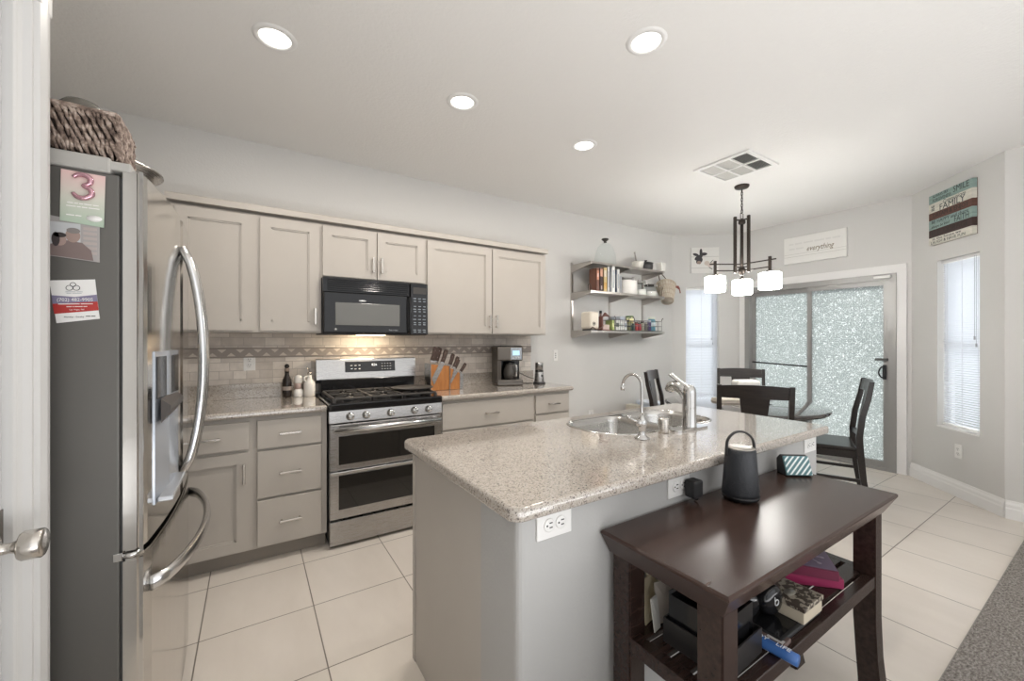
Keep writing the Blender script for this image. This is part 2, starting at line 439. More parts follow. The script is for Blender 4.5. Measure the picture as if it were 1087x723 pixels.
# left: pantry wall with its door, then the fridge recess
mb = MB().box(-.52, -.40, 1.235, 1.385, 0, CEIL).box(-.52, -.40, .42, 1.235, 2.04, CEIL).box(-.52, -.40, -.9, .42, 0, CEIL)
struct('wall_left', mb, M['wall'])
struct('wall_recess', bx(-1.2, -.52, 1.30, 1.385, 0, CEIL), M['wall'])
struct('wall_far_left', bx(-1.3, -1.2, 1.30, 3.56, 0, CEIL), M['wall'])
# baseboards (stepped profile)
def baseboard(name, p, q, h=.135):
    p = Vector((*p, 0)); q = Vector((*q, 0)); d = (q - p).normalized(); L = (q - p).length; nrm = Vector((d.y, -d.x, 0))
    mb = MB().prism([(0, 0), (.017, 0), (.017, h * .55), (.013, h * .62), (.013, h * .78), (.007, h * .9), (.005, h), (0, h)], 'x', 0, L)
    mtx = Matrix(((d.x, nrm.x, 0, p.x), (d.y, nrm.y, 0, p.y), (0, 0, 1, 0), (0, 0, 0, 1)))
    for v in mb.bm.verts: v.co = mtx @ v.co
    bmesh.ops.recalc_face_normals(mb.bm, faces=mb.bm.faces[:])
    struct(name, mb, M['trim'])
baseboard('baseboard_back', (2.43, 3.44), PA)
baseboard('baseboard_nook_left', PA, PB)
baseboard('baseboard_nook_right', PC, PD)
baseboard('baseboard_right', PD, (4.74, -3))
# pantry door (closed, edge-on at the left of the picture)
pd = struct('door_1', bx(-.455, -.418, .42, 1.229, .01, 2.035, .003), M['door'])
mb = MB()
for z0, z1 in ((.2, .95), (1.08, 1.9)): mb.box(-.419, -.412, .55, 1.10, z0, z1, .006)
build('panel', mb, M['door'], pd)
def casing(name, boxes, m=M['trim'], parent=None):
    mb = MB()
    for b in boxes: mb.box(*b)
    return struct(name, mb, m, parent)
# fluted casing: stepped strips
mb = MB()
mb.prism([(1.229, -.43), (1.229, -.404), (1.243, -.396), (1.252, -.385), (1.262, -.385), (1.268, -.378), (1.292, -.374), (1.318, -.378), (1.326, -.388), (1.326, -.401), (1.24, -.401)], 'z', 0, 2.11)
for v in mb.bm.verts: v.co = Vector((v.co.y, v.co.x, v.co.z))
bmesh.ops.recalc_face_normals(mb.bm, faces=mb.bm.faces[:])
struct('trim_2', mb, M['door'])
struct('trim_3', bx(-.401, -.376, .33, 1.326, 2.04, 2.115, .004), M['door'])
kn = build('door_knob', MB().lathe([(.033, 0), (.033, .004), (.028, .010), (.011, .013), (.0095, .030), (.013, .040), (.0245, .043), (.0275, .047), (.0275, .072), (.025, .075), (.010, .075)], (-.417, 1.168, .925), 32, None,
    Matrix.Rotation(PI / 2, 3, 'Y')), M['nickel'], pd)
build('strike_plate', MB().box(-.420, -.4165, 1.205, 1.229, .90, .985).box(-.417, -.4155, 1.213, 1.221, .955, .963, m=None), C(.16, .14, .12, .4, .6), pd)
# ------------------------------------------------------------------ sliding glass door
sd = struct('door_2', MB().box(5.40, 5.54, 1.335, 1.395, 0, 2.0).box(5.40, 5.54, 2.755, 2.81, 0, 2.0).box(5.40, 5.54, 1.395, 2.755, 1.94, 2.0).box(5.40, 5.54, 1.395, 2.755, 0.001, .028), M['alu'])
for (y0, y1, xo) in ((1.395, 2.115, 5.425), (2.085, 2.755, 5.47)):
    mb = MB().box(xo, xo + .035, y0, y0 + .045, .028, 1.94).box(xo, xo + .035, y1 - .045, y1, .028, 1.94).box(xo, xo + .035, y0 + .045, y1 - .045, 1.89, 1.94).box(xo, xo + .035, y0 + .045, y1 - .045, .028, .09)
    f = build('sash', mb, M['alu'], sd)
    build('glass_pane', bx(xo + .012, xo + .02, y0 + .045, y1 - .045, .09, 1.89), M['frost'], f)
mb = MB().box(5.395, 5.425, 1.415, 1.44, .93, 1.075, .003)
mb.tube([(5.41, 1.425, 1.06), (5.375, 1.445, 1.05), (5.345, 1.455, 1.0), (5.375, 1.445, .955), (5.41, 1.425, .945)], .007, 8, smooth=4)
build('handle', mb, M['blackmat'], sd)
build('latch', bx(5.395, 5.425, 1.40, 1.50, 1.118, 1.143, .002), C(.10, .10, .10, .5), sd)
build('security_bar', MB().cyl((5.455, 2.08, 1.02), (5.455, 2.74, 1.05), .009), M['blackmat'], sd)
casing('trim_4', [(5.412, 5.43, 1.262, 1.345, 0, 2.085), (5.412, 5.43, 2.80, 2.885, 0, 2.085), (5.412, 5.43, 1.345, 2.80, 2.0, 2.085)])
sens = tag(build('door_sensor', bx(5.372, 5.402, 1.37, 1.505, 1.956, 1.982, .004), M['white']), 'small white sensor box on the top corner of the sliding door frame', 'sensor')
# patio outside
struct('patio', bx(5.6, 9, -2, 6, -.10, -.04), M['patio'])
# ------------------------------------------------------------------ side windows with blinds
def window(name, mtx, s0, s1, lab):
    w = struct(name, MB().box(s0, s1, .085, .11, WZ0, WZ0 + .03, mtx=mtx).box(s0, s1, .085, .11, WZ1 - .03, WZ1, mtx=mtx).box(s0, s0 + .03, .085, .11, WZ0, WZ1, mtx=mtx).box(s1 - .03, s1, .085, .11, WZ0, WZ1, mtx=mtx)
               .box(s0, s1, .088, .107, 1.28, 1.31, mtx=mtx), M['white'])
    build('window_pane', bx(s0 + .03, s1 - .03, .095, .10, WZ0 + .03, WZ1 - .03, mtx=mtx), M['glass'], w)
    o = mtx @ Vector(((s0 + s1) / 2, .05, WZ0))
    b = thing('venetian_blind', lab, 'blind', o, 0, 'window blinds in the dining nook')
    build('headrail', bx(s0 + .004, s1 - .004, .032, .062, WZ1 - .03, WZ1 - .002, mtx=mtx), M['white'], b)
    mb = MB(); z = WZ1 - .045; n = 0
    R = Matrix.Rotation(math.radians(-44), 4, 'X')
    while z > WZ0 + .03:
        T = mtx @ Matrix.Translation((0, .047, z)) @ R
        mb.box(s0 + .008, s1 - .008, -.0125, .0125, -.0006, .0006, mtx=T); z -= .0196
    build('slats', mb, M['blind'], b)
    build('bottom_rail', bx(s0 + .006, s1 - .006, .036, .058, WZ0 + .008, WZ0 + .024, mtx=mtx), M['white'], b)
    mb = MB()
    for t in (.14, .5, .86):
        s_ = s0 + (s1 - s0) * t; mb.box(s_ - .001, s_ + .001, .033, .035, WZ0 + .02, WZ1 - .02, mtx=mtx)
    build('ladder_cords', mb, C(.7, .7, .72), b)
    mb = MB()
    for t, zz in ((.80, 1.36), (.84, 1.30)):
        s_ = s0 + (s1 - s0) * t
        mb.box(s_ - .0012, s_ + .0012, .026, .0284, zz, WZ1 - .02, mtx=mtx)
        mb.box(s_ - .005, s_ + .005, .022, .032, zz - .03, zz, .002, mtx=mtx)
    build('pull_cord', mb, C(.5, .5, .52), b)
def window_daylight(mtx, s0, s1, z0, z1, watts):
    p = mtx @ Vector(((s0 + s1) / 2, .30, (z0 + z1) / 2)); d = mtx.to_3x3() @ Vector((0, -1, 0))
    o = area('window_daylight', p, (0, 0, 0), s1 - s0 + .2, z1 - z0 + .2, watts, (.93, .96, 1)); o.rotation_euler = d.to_track_quat('-Z', 'Y').to_euler()
window_daylight(MX_L, .178, .60, WZ0, WZ1, 7)
window_daylight(MX_R, .317, .745, WZ0, WZ1, 9)
window_daylight(MX_D, .10, 1.555, .2, 2.0, 13)
window('window_1', MX_L, .178, .60, 'white venetian blind in the tall window left of the sliding door')
window('window_2', MX_R, .317, .745, 'white venetian blind in the tall window right of the sliding door')
struct('trim_5', bx(.178, .60, -.004, .085, WZ0 - .012, WZ0 + .002, mtx=MX_L), M['trim'])
struct('trim_6', bx(.317, .745, -.004, .085, WZ0 - .012, WZ0 + .002, mtx=MX_R), M['trim'])
# ------------------------------------------------------------------ ceiling fixtures
def downlight(x, y, lab):
    d = thing('recessed_downlight', lab, 'ceiling light', (x, y, CEIL), 0, 'recessed ceiling lights', local=True)
    build('trim_ring', MB().lathe([(.066, -.001), (.070, -.009), (.088, -.006), (.094, -.0005)], (0, 0, 0), 36, close=False), M['white'], d)
    build('lens', MB().lathe([(.0001, -.014), (.035, -.013), (.058, -.008), (.067, -.002)], (0, 0, 0), 36, close=False), M['lens'], d)
    L = bpy.data.lights.new('downlight_lamp', 'AREA'); L.shape = 'DISK'; L.size = .12; L.energy = DOWNLIGHT_W; L.color = (1, .93, .85)
    o = bpy.data.objects.new('downlight_lamp', L); COL.objects.link(o); o.location = (x, y, CEIL - .022)
    return d
for x, y, lab in ((.093, 2.203, 'round recessed ceiling light nearest the refrigerator, leftmost of the row of three'), (1.056, 2.191, 'round recessed ceiling light in front of the microwave, middle of the row of three'),
                  (2.033, 2.198, 'round recessed ceiling light farthest along the row, closest to the air vent'), (1.578, 1.278, 'round recessed ceiling light standing alone above the island')):
    downlight(x, y, lab)
v = thing('ceiling_vent', 'square white ceiling air vent with six louvred panels', 'vent', (3.32, 1.805, CEIL))
x0, x1, y0, y1 = 3.095, 3.55, 1.58, 2.03
mb = MB(); zt = CEIL - .012
mb.box(x0, x1, y0, y0 + .035, zt, CEIL).box(x0, x1, y1 - .035, y1, zt, CEIL).box(x0, x0 + .035, y0 + .035, y1 - .035, zt, CEIL).box(x1 - .035, x1, y0 + .035, y1 - .035, zt, CEIL)
cx_ = (x0 + x1) / 2; mb.box(cx_ - .01, cx_ + .01, y0 + .035, y1 - .035, zt, CEIL)
cw = (y1 - y0 - .07) / 3
for k in (1, 2): mb.box(x0 + .035, x1 - .035, y0 + .035 + cw * k - .008, y0 + .035 + cw * k + .008, zt, CEIL)
build('frame', mb, M['white'], v)
build('duct_backing', bx(x0 + .03, x1 - .03, y0 + .03, y1 - .03, CEIL - .0015, CEIL - .0005), C(.05, .05, .05), v)
for i in range(2):
    for k in range(3):
        mb = MB(); xa = x0 + .035 if i == 0 else cx_ + .01; xb = cx_ - .01 if i == 0 else x1 - .035
        ya = y0 + .035 + cw * k + .008; yb = y0 + .035 + cw * (k + 1) - .008
        ang = math.radians((35, 8, -20)[k]) ; nsl = 9
        for j in range(nsl):
            yy = ya + (yb - ya) * (j + .5) / nsl
            mb.box(xa, xb, -.0065, .0065, -.0005, .0005, mtx=Matrix.Translation((0, yy, CEIL - .008)) @ Matrix.Rotation(ang, 4, 'X'))
        build('louvre_panel', mb, C(.52, .51, .48), v)
# ================================================================== CABINETS
def pull(p, length, vertical, parent, stand=.028, ax='y'):
    """bar pull on a front facing -y, centred at p"""
    x, y, z = p; h = length / 2; mb = MB()
    if vertical:
        mb.box(x - .0065, x + .0065, y - stand - .007, y - stand + .004, z - h, z + h, .0025)
        for s_ in (-1, 1): mb.box(x - .006, x + .006, y - stand, y, z + s_ * (h - .012) - .006, z + s_ * (h - .012) + .006, .002)
    else:
        mb.box(x - h, x + h, y - stand - .006, y - stand + .004, z - .0065, z + .0065, .0025)
        for s_ in (-1, 1): mb.box(x + s_ * (h - .012) - .006, x + s_ * (h - .012) + .006, y - stand, y, z - .006, z + .006, .002)
    return build('handle', mb, M['nickel'], parent)
def shaker(x0, x1, z0, z1, yf, fr=.062, th=.02):
    mb = MB(); yb = yf + th
    mb.box(x0, x0 + fr, yf, yb, z0, z1).box(x1 - fr, x1, yf, yb, z0, z1)
    mb.box(x0 + fr, x1 - fr, yf, yb, z0, z0 + fr).box(x0 + fr, x1 - fr, yf, yb, z1 - fr, z1)
    mb.box(x0 + fr - .001, x1 - fr + .001, yf + .011, yb, z0 + fr - .001, z1 - fr + .001)
    b = .009   # inner bead
    for (a0, a1, c0, c1) in ((x0 + fr, x0 + fr + b, z0 + fr, z1 - fr), (x1 - fr - b, x1 - fr, z0 + fr, z1 - fr)): mb.box(a0, a1, yf + .005, yf + .013, c0, c1)
    for (c0, c1) in ((z0 + fr, z0 + fr + b), (z1 - fr - b, z1 - fr)): mb.box(x0 + fr, x1 - fr, yf + .005, yf + .013, c0, c1)
    return mb
def upper(lab, x0, x1, z0, z1, doors):
    yf = 3.112
    c = thing('wall_cabinet', lab, 'cabinet', ((x0 + x1) / 2, 3.28, z0), 0, 'wall cabinets on the back wall')
    build('body', MB().box(x0, x1, yf + .02, 3.439, z0, z1), M['cab'], c)
    for (a, b, hx) in doors:
        d = build('door', shaker(a, b, z0 + .012, z1 - .012, yf), M['cab'], c)
        if hx: pull((hx, yf, z0 + .115), .115, True, d)
    return c
UZ0, UZ1 = 1.375, 2.145
upper('greige wall cabinet with one door, partly behind the refrigerator', -.43, .025, UZ0, UZ1, [(-.385, .008, None)])
upper('greige wall cabinet with one door, just left of the microwave', .025, .412, UZ0, UZ1, [(.047, .398, .371)])
upper('short greige two-door wall cabinet directly above the microwave', .412, 1.178, 1.768, UZ1, [(.420, .789, .762), (.797, 1.168, .824)])
upper('wide greige two-door wall cabinet above the knife block and coffee maker', 1.178, 2.395, UZ0, UZ1, [(1.19, 1.786, 1.758), (1.796, 2.378, 1.825)])
ct = tag(build('crown_trim', MB().prism([(3.100, 2.160), (3.165, 2.160), (3.165, 2.1455), (3.439, 2.1455), (3.439, 2.205), (3.112, 2.205), (3.100, 2.198)], 'x', -.43, 2.402), M['cab']), 'painted top board running along the tops of the wall cabinets', 'trim')
BZ = .874
def base_cab(lab, x0, x1, fronts, right_panel=False):
    yf = 2.808
    c = thing('base_cabinet', lab, 'cabinet', ((x0 + x1) / 2, 3.12, 0), 0, 'base cabinets on the back wall')
    build('body', MB().box(x0, x1, yf + .02, 3.439, .095, BZ), M['cab'], c)
    build('toe_kick', bx(x0, x1, 2.885, 3.43, 0, .095), C(.30, .27, .235), c)
    for (kind, a, b, z0, z1, h) in fronts:
        if kind == 'drawer':
            d = build('drawer', bx(a, b, yf, yf + .02, z0, z1, .003), M['cab'], c)
            pull(((a + b) / 2 if h is None else h, yf, (z0 + z1) / 2), .12, False, d)
        else:
            d = build('door', shaker(a, b, z0, z1, yf), M['cab'], c)
            if h: pull((h, yf, z1 - .115), .115, True, d)
    return c
base_cab('greige base cabinet with drawer over door, nearest the refrigerator', -.90, .01, [('drawer', -.42, -.012, .690, .850, -.205), ('door', -.42, -.012, .105, .672, -.036)])
base_cab('greige three-drawer base cabinet left of the range', .01, .405, [('drawer', .028, .372, .682, .850, None), ('drawer', .028, .372, .392, .668, None), ('drawer', .028, .372, .105, .378, None)])
base_cab('wide greige drawer base cabinet right of the range under the knife block', 1.172, 2.03, [('drawer', 1.19, 2.02, .655, .850, None), ('drawer', 1.19, 2.02, .392, .640, None), ('drawer', 1.19, 2.02, .105, .378, None)])
base_cab('narrow greige base cabinet at the far right end of the back counter', 2.03, 2.43, [('drawer', 2.045, 2.415, .695, .850, None), ('door', 2.045, 2.415, .105, .680, 2.08)])
def counter(lab, x0, x1):
    c = thing('countertop', lab, 'countertop', ((x0 + x1) / 2, 3.1, BZ), 0, 'granite worktops on the back wall')
    build('slab', bx(x0, x1, 2.785, 3.439, BZ + .001, .914, .015, 4), M['granite'], c, smooth=False)
    build('backsplash_lip', bx(x0, x1, 3.414, 3.439, .9135, 1.018, .003), M['granite'], c)
counter('speckled granite countertop left of the range', -.90, .404)
counter('speckled granite countertop right of the range under the coffee maker', 1.173, 2.455)
# tile backsplash with triangle liner
bs = struct('trim_7', bx(-.9, 2.43, 3.428, 3.4395, .93, 1.374), M['splash'])
mb = MB().box(-.9, 2.43, 3.421, 3.430, 1.206, 1.268, m=M['liner']).box(-.9, 2.43, 3.416, 3.430, 1.202, 1.211, .003, m=M['liner']).box(-.9, 2.43, 3.416, 3.430, 1.263, 1.272, .003, m=M['liner'])
k = 0; x = -.88
while x < 2.33:
    mb.prism([(x, 1.213), (x + .052, 1.213), (x + .026, 1.237)], 'y', 3.4185, 3.423, M['tri'])
    mb.prism([(x + .0525, 1.261), (x + .1045, 1.261), (x + .0785, 1.237)], 'y', 3.4185, 3.423, M['tri'])
    x += .105
build('triangle_border', mb, M['liner'], bs)
# outlets ----------------------------------------------------------
def outlet(lab, p, xdir, up=(0, 0, 1), w=.072, h=.116, toggles=False):
    o = thing('wall_outlet', lab, 'outlet', p, 0, 'white wall outlets')
    mt = frame_mtx(p, xdir, up)
    build('cover_plate', bx(-w / 2, w / 2, -h / 2, h / 2, 0, .006, .002, mtx=mt), M['white'], o)
    mb = MB()
    if toggles:
        for t in (-.022, 0, .022): mb.box(-.005, .005, t - .006, t + .006, .0055, .008, mtx=mt)
        build('switches', mb, C(.12, .12, .12), o)
        return o
    for s_ in (-1, 1):
        mb = MB().lathe([(.0175, .005), (.0175, .0085), (.016, .0092)], (0, 0, 0), 20, M['white'], None)
        for vv in mb.bm.verts: vv.co = mt @ (vv.co + Vector((0, s_ * .0195, 0)))
        f = build('receptacle', mb, M['white'], o)
        mb = MB()
        for q in (-.006, .006): mb.box(q - .0014, q + .0014, s_ * .0195 - .001, s_ * .0195 + .009, .009, .0098, mtx=mt)
        mb.box(-.0022, .0022, s_ * .0195 - .011, s_ * .0195 - .006, .009, .0098, mtx=mt)
        build('slots', mb, M['slot'], f)
    return o
outlet('white outlet set in the tiled backsplash left of the range', (-.012, 3.4275, 1.168), (1, 0, 0))
outlet('narrow white switch plate on the back wall above the small grinder', (2.762, 3.4395, 1.163), (1, 0, 0), w=.062, toggles=True)
outlet('white outlet low on the back wall behind the island', (3.285, 3.4395, .47), (1, 0, 0))
_p = MX_R @ Vector((.549, -.0005, .385)); _d = (MX_R.to_3x3() @ Vector((1, 0, 0)))
outlet('white outlet below the tall window right of the sliding door', _p, _d)
# ================================================================== REFRIGERATOR
FY0, FY1 = 1.42, 2.33; FX = -.285
fr = thing('refrigerator', 'stainless french-door refrigerator with grey sides at the left', 'refrigerator', (-.6, 1.875, 0))
build('cabinet_body', MB().box(-.95, FX, FY0, FY1, .03, 1.745, .004).box(-.92, FX - .02, FY0 + .03, FY1 - .03, 0.0, .03), M['fridgeside'], fr)
def bow(y): t = (y - (FY0 + FY1) / 2) / ((FY1 - FY0) / 2); return -.212 - .028 * t * t
def bow_door(y0, y1, z0, z1, m):
    n = 14; pts = []
    for i in range(n + 1):
        y = y0 + (y1 - y0) * i / n; xx = bow(y)
        e = min(i, n - i)
        if e == 0: xx -= .012
        pts.append((xx, y))
    poly = [(FX + .006, y0)] + pts + [(FX + .006, y1)]
    mb = MB().prism(poly, 'z', z0, z1)
    es = [e for e in mb.bm.edges if abs(e.verts[0].co.z - e.verts[1].co.z) < 1e-6]
    bmesh.ops.bevel(mb.bm, geom=es, offset=.004, segments=2, affect='EDGES')
    return mb
ymid = (FY0 + FY1) / 2
dn = build('door', bow_door(FY0, ymid - .002, .775, 1.762, None), M['fridgefront'], fr)
df = build('door', bow_door(ymid + .002, FY1, .775, 1.762, None), M['fridgefront'], fr)
dz = build('freezer_drawer', bow_door(FY0, FY1, .085, .755, None), M['fridgefront'], fr)
build('door_gasket', MB().box(FX, FX + .006, FY0 + .012, FY1 - .012, .775, 1.74).box(FX, FX + .006, FY0 + .012, FY1 - .012, .09, .75), C(.10, .10, .10), fr)
build('edge_trim', MB().box(-.2475, -.2395, FY0 - .0015, FY0 + .004, .775, 1.762).box(-.2475, -.2395, FY0 - .0015, FY0 + .004, .09, .755), M['chrome'], fr)
for d, yy, dy in ((dn, ymid - .035, -1), (df, ymid + .035, 1)):
    pts = []
    for i in range(17):
        t = i / 16; z = .85 + .80 * t; a = math.sin(PI * t) ** .55
        pts.append((-.212 + .002 + .062 * a, yy, z))
    build('handle', MB().tube(pts, .018, 10, flat=((0, 1, 0), 1.0, .8)), M['handle'], d)
pts = []
for i in range(21):
    t = i / 20; y = FY0 + .05 + (FY1 - FY0 - .10) * t; a = math.sin(PI * t) ** .5
    pts.append((bow(y) + .002 + .068 * a, y, .655))
build('handle', MB().tube(pts, .017, 10, flat=((0, 0, 1), 1.2, .7)), M['handle'], dz)
# ice and water dispenser in the near door
DY0, DY1 = 1.50, 1.78
mb = MB()
def on_door(y, off): return bow(y) + off
for (z0, z1, o0, o1, mm) in ((.93, 1.288, 0, .004, M['handle']),):
    pass
dsp = build('dispenser', MB().prism([(on_door(DY0, -.01), DY0), (on_door(DY0, .003), DY0), (on_door(1.64, .004), 1.64), (on_door(DY1, .003), DY1), (on_door(DY1, -.01), DY1)], 'z', .86, 1.29), C(.48, .52, .58, .18, .5), dn)
build('control_panel', MB().prism([(on_door(DY0 + .012, 0), DY0 + .012), (on_door(DY0 + .012, .0055), DY0 + .012), (on_door(DY1 - .012, .0055), DY1 - .012), (on_door(DY1 - .012, 0), DY1 - .012)], 'z', 1.155, 1.275), M['black'], dsp)
build('spout_hood', MB().prism([(.0, 1.155), (.022, 1.135), (.022, 1.12), (0, 1.085)], 'y', DY0 + .015, DY1 - .015), C(.06, .05, .045, .4), dsp)
ho = [o for o in bpy.data.objects if o.name.startswith('spout_hood')][-1]
for vtx in ho.data.vertices: vtx.co.x += bow(1.64) + .002
build('drip_tray', bx(on_door(1.64, -.005), on_door(1.64, .03), DY0 + .01, DY1 - .01, .862, .876, .003), C(.55, .57, .60, .25, .6), dsp)
build('hinge_cover', MB().box(-.93, -.30, FY0 - .006, FY0 + .07, 1.745, 1.785, .006).box(-.315, -.262, FY0 - .004, FY0 + .06, 1.755, 1.778, .004), M['fridgecap'], fr)
build('hinge_cover', MB().box(-.93, -.27, FY1 - .07, FY1 + .002, 1.745, 1.785, .006), M['fridgecap'], fr)
build('centre_hinge', MB().box(FX - .012, FX + .006, FY0 - .004, FY0 + .03, .755, .776, .002).tube([(FX, FY0 + .006, .766), (-.262, FY0 + .002, .764), (-.242, FY0 + .012, .768)], .008, 8), M['chrome'], fr)
# things stuck to its side
def sheet(name, lab, cat, pts_xz, y, m, th=.0016, group=None):
    o = thing(name, lab, cat, (pts_xz[0][0], y, pts_xz[0][1]), 0, group)
    b = build('paper', MB().prism(pts_xz, 'y', y - th, y - .0002), m, o)
    return o, b
ys = FY0
def vgrad(name, stops, z0, z1):
    m = mat(name, rough=.35); n = N(m); t = n.n('TexCoord'); s1 = n.n('SeparateXYZ'); n.l(t.outputs['Object'], s1.inputs[0])
    r = n.n('MapRange'); r.inputs[1].default_value = z0; r.inputs[2].default_value = z1; n.l(s1.outputs['Z'], r.inputs[0])
    n.base(n.ramp(r.outputs[0], stops)); return m
card, cb_ = sheet('birthday_card', 'pink and green birthday card with a balloon number three on the refrigerator side', 'card', [(-.390, 1.612), (-.313, 1.605), (-.310, 1.735), (-.388, 1.737)], ys - .003, vgrad('card_tint', [(0, (.40, .50, .40)), (.5, (.60, .60, .52)), (1, (.72, .50, .48))], -.005, .125))
fm = lambda x, z: frame_mtx((x, ys - .0048, z), (1, 0, 0))
three = [(-.016, .020), (-.008, .0275), (.004, .0285), (.014, .021), (.0125, .009), (.001, .002), (.0135, -.005), (.0165, -.017), (.006, -.027), (-.008, -.0275), (-.017, -.018)]
build('balloon_number', MB().tube([fm(-.350, 1.700) @ Vector((x, z, .004)) for x, z in three], [.004, .0055, .006, .006, .0055, .004, .0055, .006, .006, .0055, .004], 10, smooth=4), C(.62, .36, .42, .15, .75), card)
mb = MB(); bars(mb, fm(-.350, 1.658), .055, .0022, M['white'], [3, 2, 2, 4, 3]); bars(mb, fm(-.350, 1.650), .058, .0022, M['white'], [5, 2, 3, 6]); bars(mb, fm(-.366, 1.628), .026, .0025, M['white'], [4, 3])
mb.lathe([(.011, 0), (.011, .0006)], (0, 0, 0), 20, M['white'], None)
for vv in mb.bm.verts:
    if vv.co.x > -.05 and vv.co.length < .05: vv.co = fm(-.330, 1.625) @ Vector((vv.co.x * 1.3, vv.co.y * .7, vv.co.z))
build('lettering', mb, None, card)
ph, pb = sheet('photo_print', 'printed photo of two people embracing, below the birthday card on the refrigerator', 'photo', [(-.43, 1.527), (-.321, 1.517), (-.321, 1.612), (-.43, 1.625)], ys - .001, C(.38, .36, .35, .25))
py = ys - .0032
def blob(mb, x, z, rx, rz, m, k=20):
    mb.prism([(x + rx * math.cos(2 * PI * i / k), z + rz * math.sin(2 * PI * i / k)) for i in range(k)], 'y', py - .0003, py + .0003, m)
mb = MB(); mb.box(-.415, -.355, py + .0001, py + .0005, 1.545, 1.608, m=C(.50, .51, .52))
for zz in range(6): mb.box(-.350, -.326, py + .0001, py + .0005, 1.535 + zz * .012, 1.542 + zz * .012, m=C(.42, .36, .34))
mb.prism([(-.428, 1.528), (-.332, 1.520), (-.336, 1.545), (-.352, 1.562), (-.385, 1.566), (-.40, 1.556), (-.424, 1.545)], 'y', py - .0002, py + .0003, C(.20, .15, .14))
build('scene', mb, None, ph)
mb = MB(); blob(mb, -.368, 1.578, .013, .017, C(.33, .24, .21)); blob(mb, -.390, 1.565, .011, .014, C(.36, .26, .23))
build('faces', mb, None, ph)
mb = MB(); py -= .0004; blob(mb, -.367, 1.590, .012, .007, C(.22, .20, .19)); blob(mb, -.397, 1.566, .007, .017, C(.05, .04, .04)); blob(mb, -.390, 1.577, .011, .006, C(.05, .04, .04))
build('hair', mb, None, ph)
bc, bb = sheet('business_card_magnet', 'white business card magnet with purple and red bands, lowest on the refrigerator side', 'magnet', [(-.396, 1.363), (-.321, 1.376), (-.3295, 1.474), (-.408, 1.465)], ys - .001, M['white'])
fm = lambda x, z: frame_mtx((x, ys - .0030, z), (1, .0, .06))
build('bands', MB().prism([(-.4025, 1.409), (-.3248, 1.419), (-.3262, 1.436), (-.365, 1.428), (-.4042, 1.430)], 'y', ys - .0031, ys - .0024, C(.22, .20, .30)).prism([(-.3995, 1.385), (-.3228, 1.397), (-.3248, 1.419), (-.4025, 1.409)], 'y', ys - .0031, ys - .0024, C(.42, .035, .03)), None, bc)
mb = MB().text('(702) 482-9905', .0115, fm(-.364, 1.421) @ Matrix.Translation((0, 0, .0003)), .0003, M['white'], width=.062)
bars(mb, fm(-.363, 1.411) @ Matrix.Translation((0, 0, .0003)), .060, .002, M['white'], [12, 7]); bars(mb, fm(-.361, 1.4045) @ Matrix.Translation((0, 0, .0003)), .036, .0018, M['white'], [4, 1, 6, 3])
mb.text('Las Vegas, NV', .0045, fm(-.361, 1.397) @ Matrix.Translation((0, 0, .0003)), .0003, M['white'])
bars(mb, fm(-.366, 1.4405), .030, .0013, M['btn'], [7, 4]); bars(mb, fm(-.366, 1.437), .026, .0013, M['btn'], [3, 6]); mb.text('Monday - Sunday', .005, fm(-.366, 1.379), .0003, M['slot']); bars(mb, fm(-.337, 1.382), .017, .0018, M['slot'], [3, 3])
for dx, dz, r in ((-.006, 0, .006), (.006, 0, .006), (0, .008, .005)):
    mb.tube([fm(-.368, 1.450) @ Vector((dx + r * math.cos(2 * PI * i / 14), dz + r * math.sin(2 * PI * i / 14), 0)) for i in range(14)], .0007, 6, M['slot'], cyclic=True)
build('lettering', mb, None, bc)
# wicker basket on top ----------------------------------------------
BX0, BX1, BY0, BY1, BZ0, BZ1 = -.80, -.288, 1.44, 1.60, 1.786, 1.912
wb = thing('wicker_basket', 'rectangular woven brown basket on top of the refrigerator', 'basket', ((BX0 + BX1) / 2, (BY0 + BY1) / 2, BZ0))
build('liner', MB().box(BX0 + .012, BX1 - .012, BY0 + .012, BY1 - .012, BZ0 + .001, BZ0 + .01).box(BX0 + .010, BX1 - .010, BY0 + .010, BY0 + .014, BZ0 + .004, BZ1 - .006).box(BX0 + .010, BX1 - .010, BY1 - .014, BY1 - .010, BZ0 + .004, BZ1 - .006).box(BX0 + .010, BX0 + .014, BY0 + .01, BY1 - .01, BZ0 + .004, BZ1 - .006).box(BX1 - .014, BX1 - .010, BY0 + .01, BY1 - .01, BZ0 + .004, BZ1 - .006), C(.035, .024, .02, .9), wb)
mb = MB(); rows = 3; hh = (BZ1 - BZ0 - .02) / rows
def strand(px, py_, dx, dy, nx, ny, z, ln, ph_):
    pts = []
    for i in range(5):
        t = i / 4; o = .006 * math.sin(PI * t)
        sw = (t - .5) * .009 + .0015 * math.sin(7 * t + ph_)
        pts.append((px + dx * sw + nx * o, py_ + dy * sw + ny * o, z + ln * (1 - t)))
    mb.tube(pts, [.0022, .0036, .0042, .0036, .0022], 6)
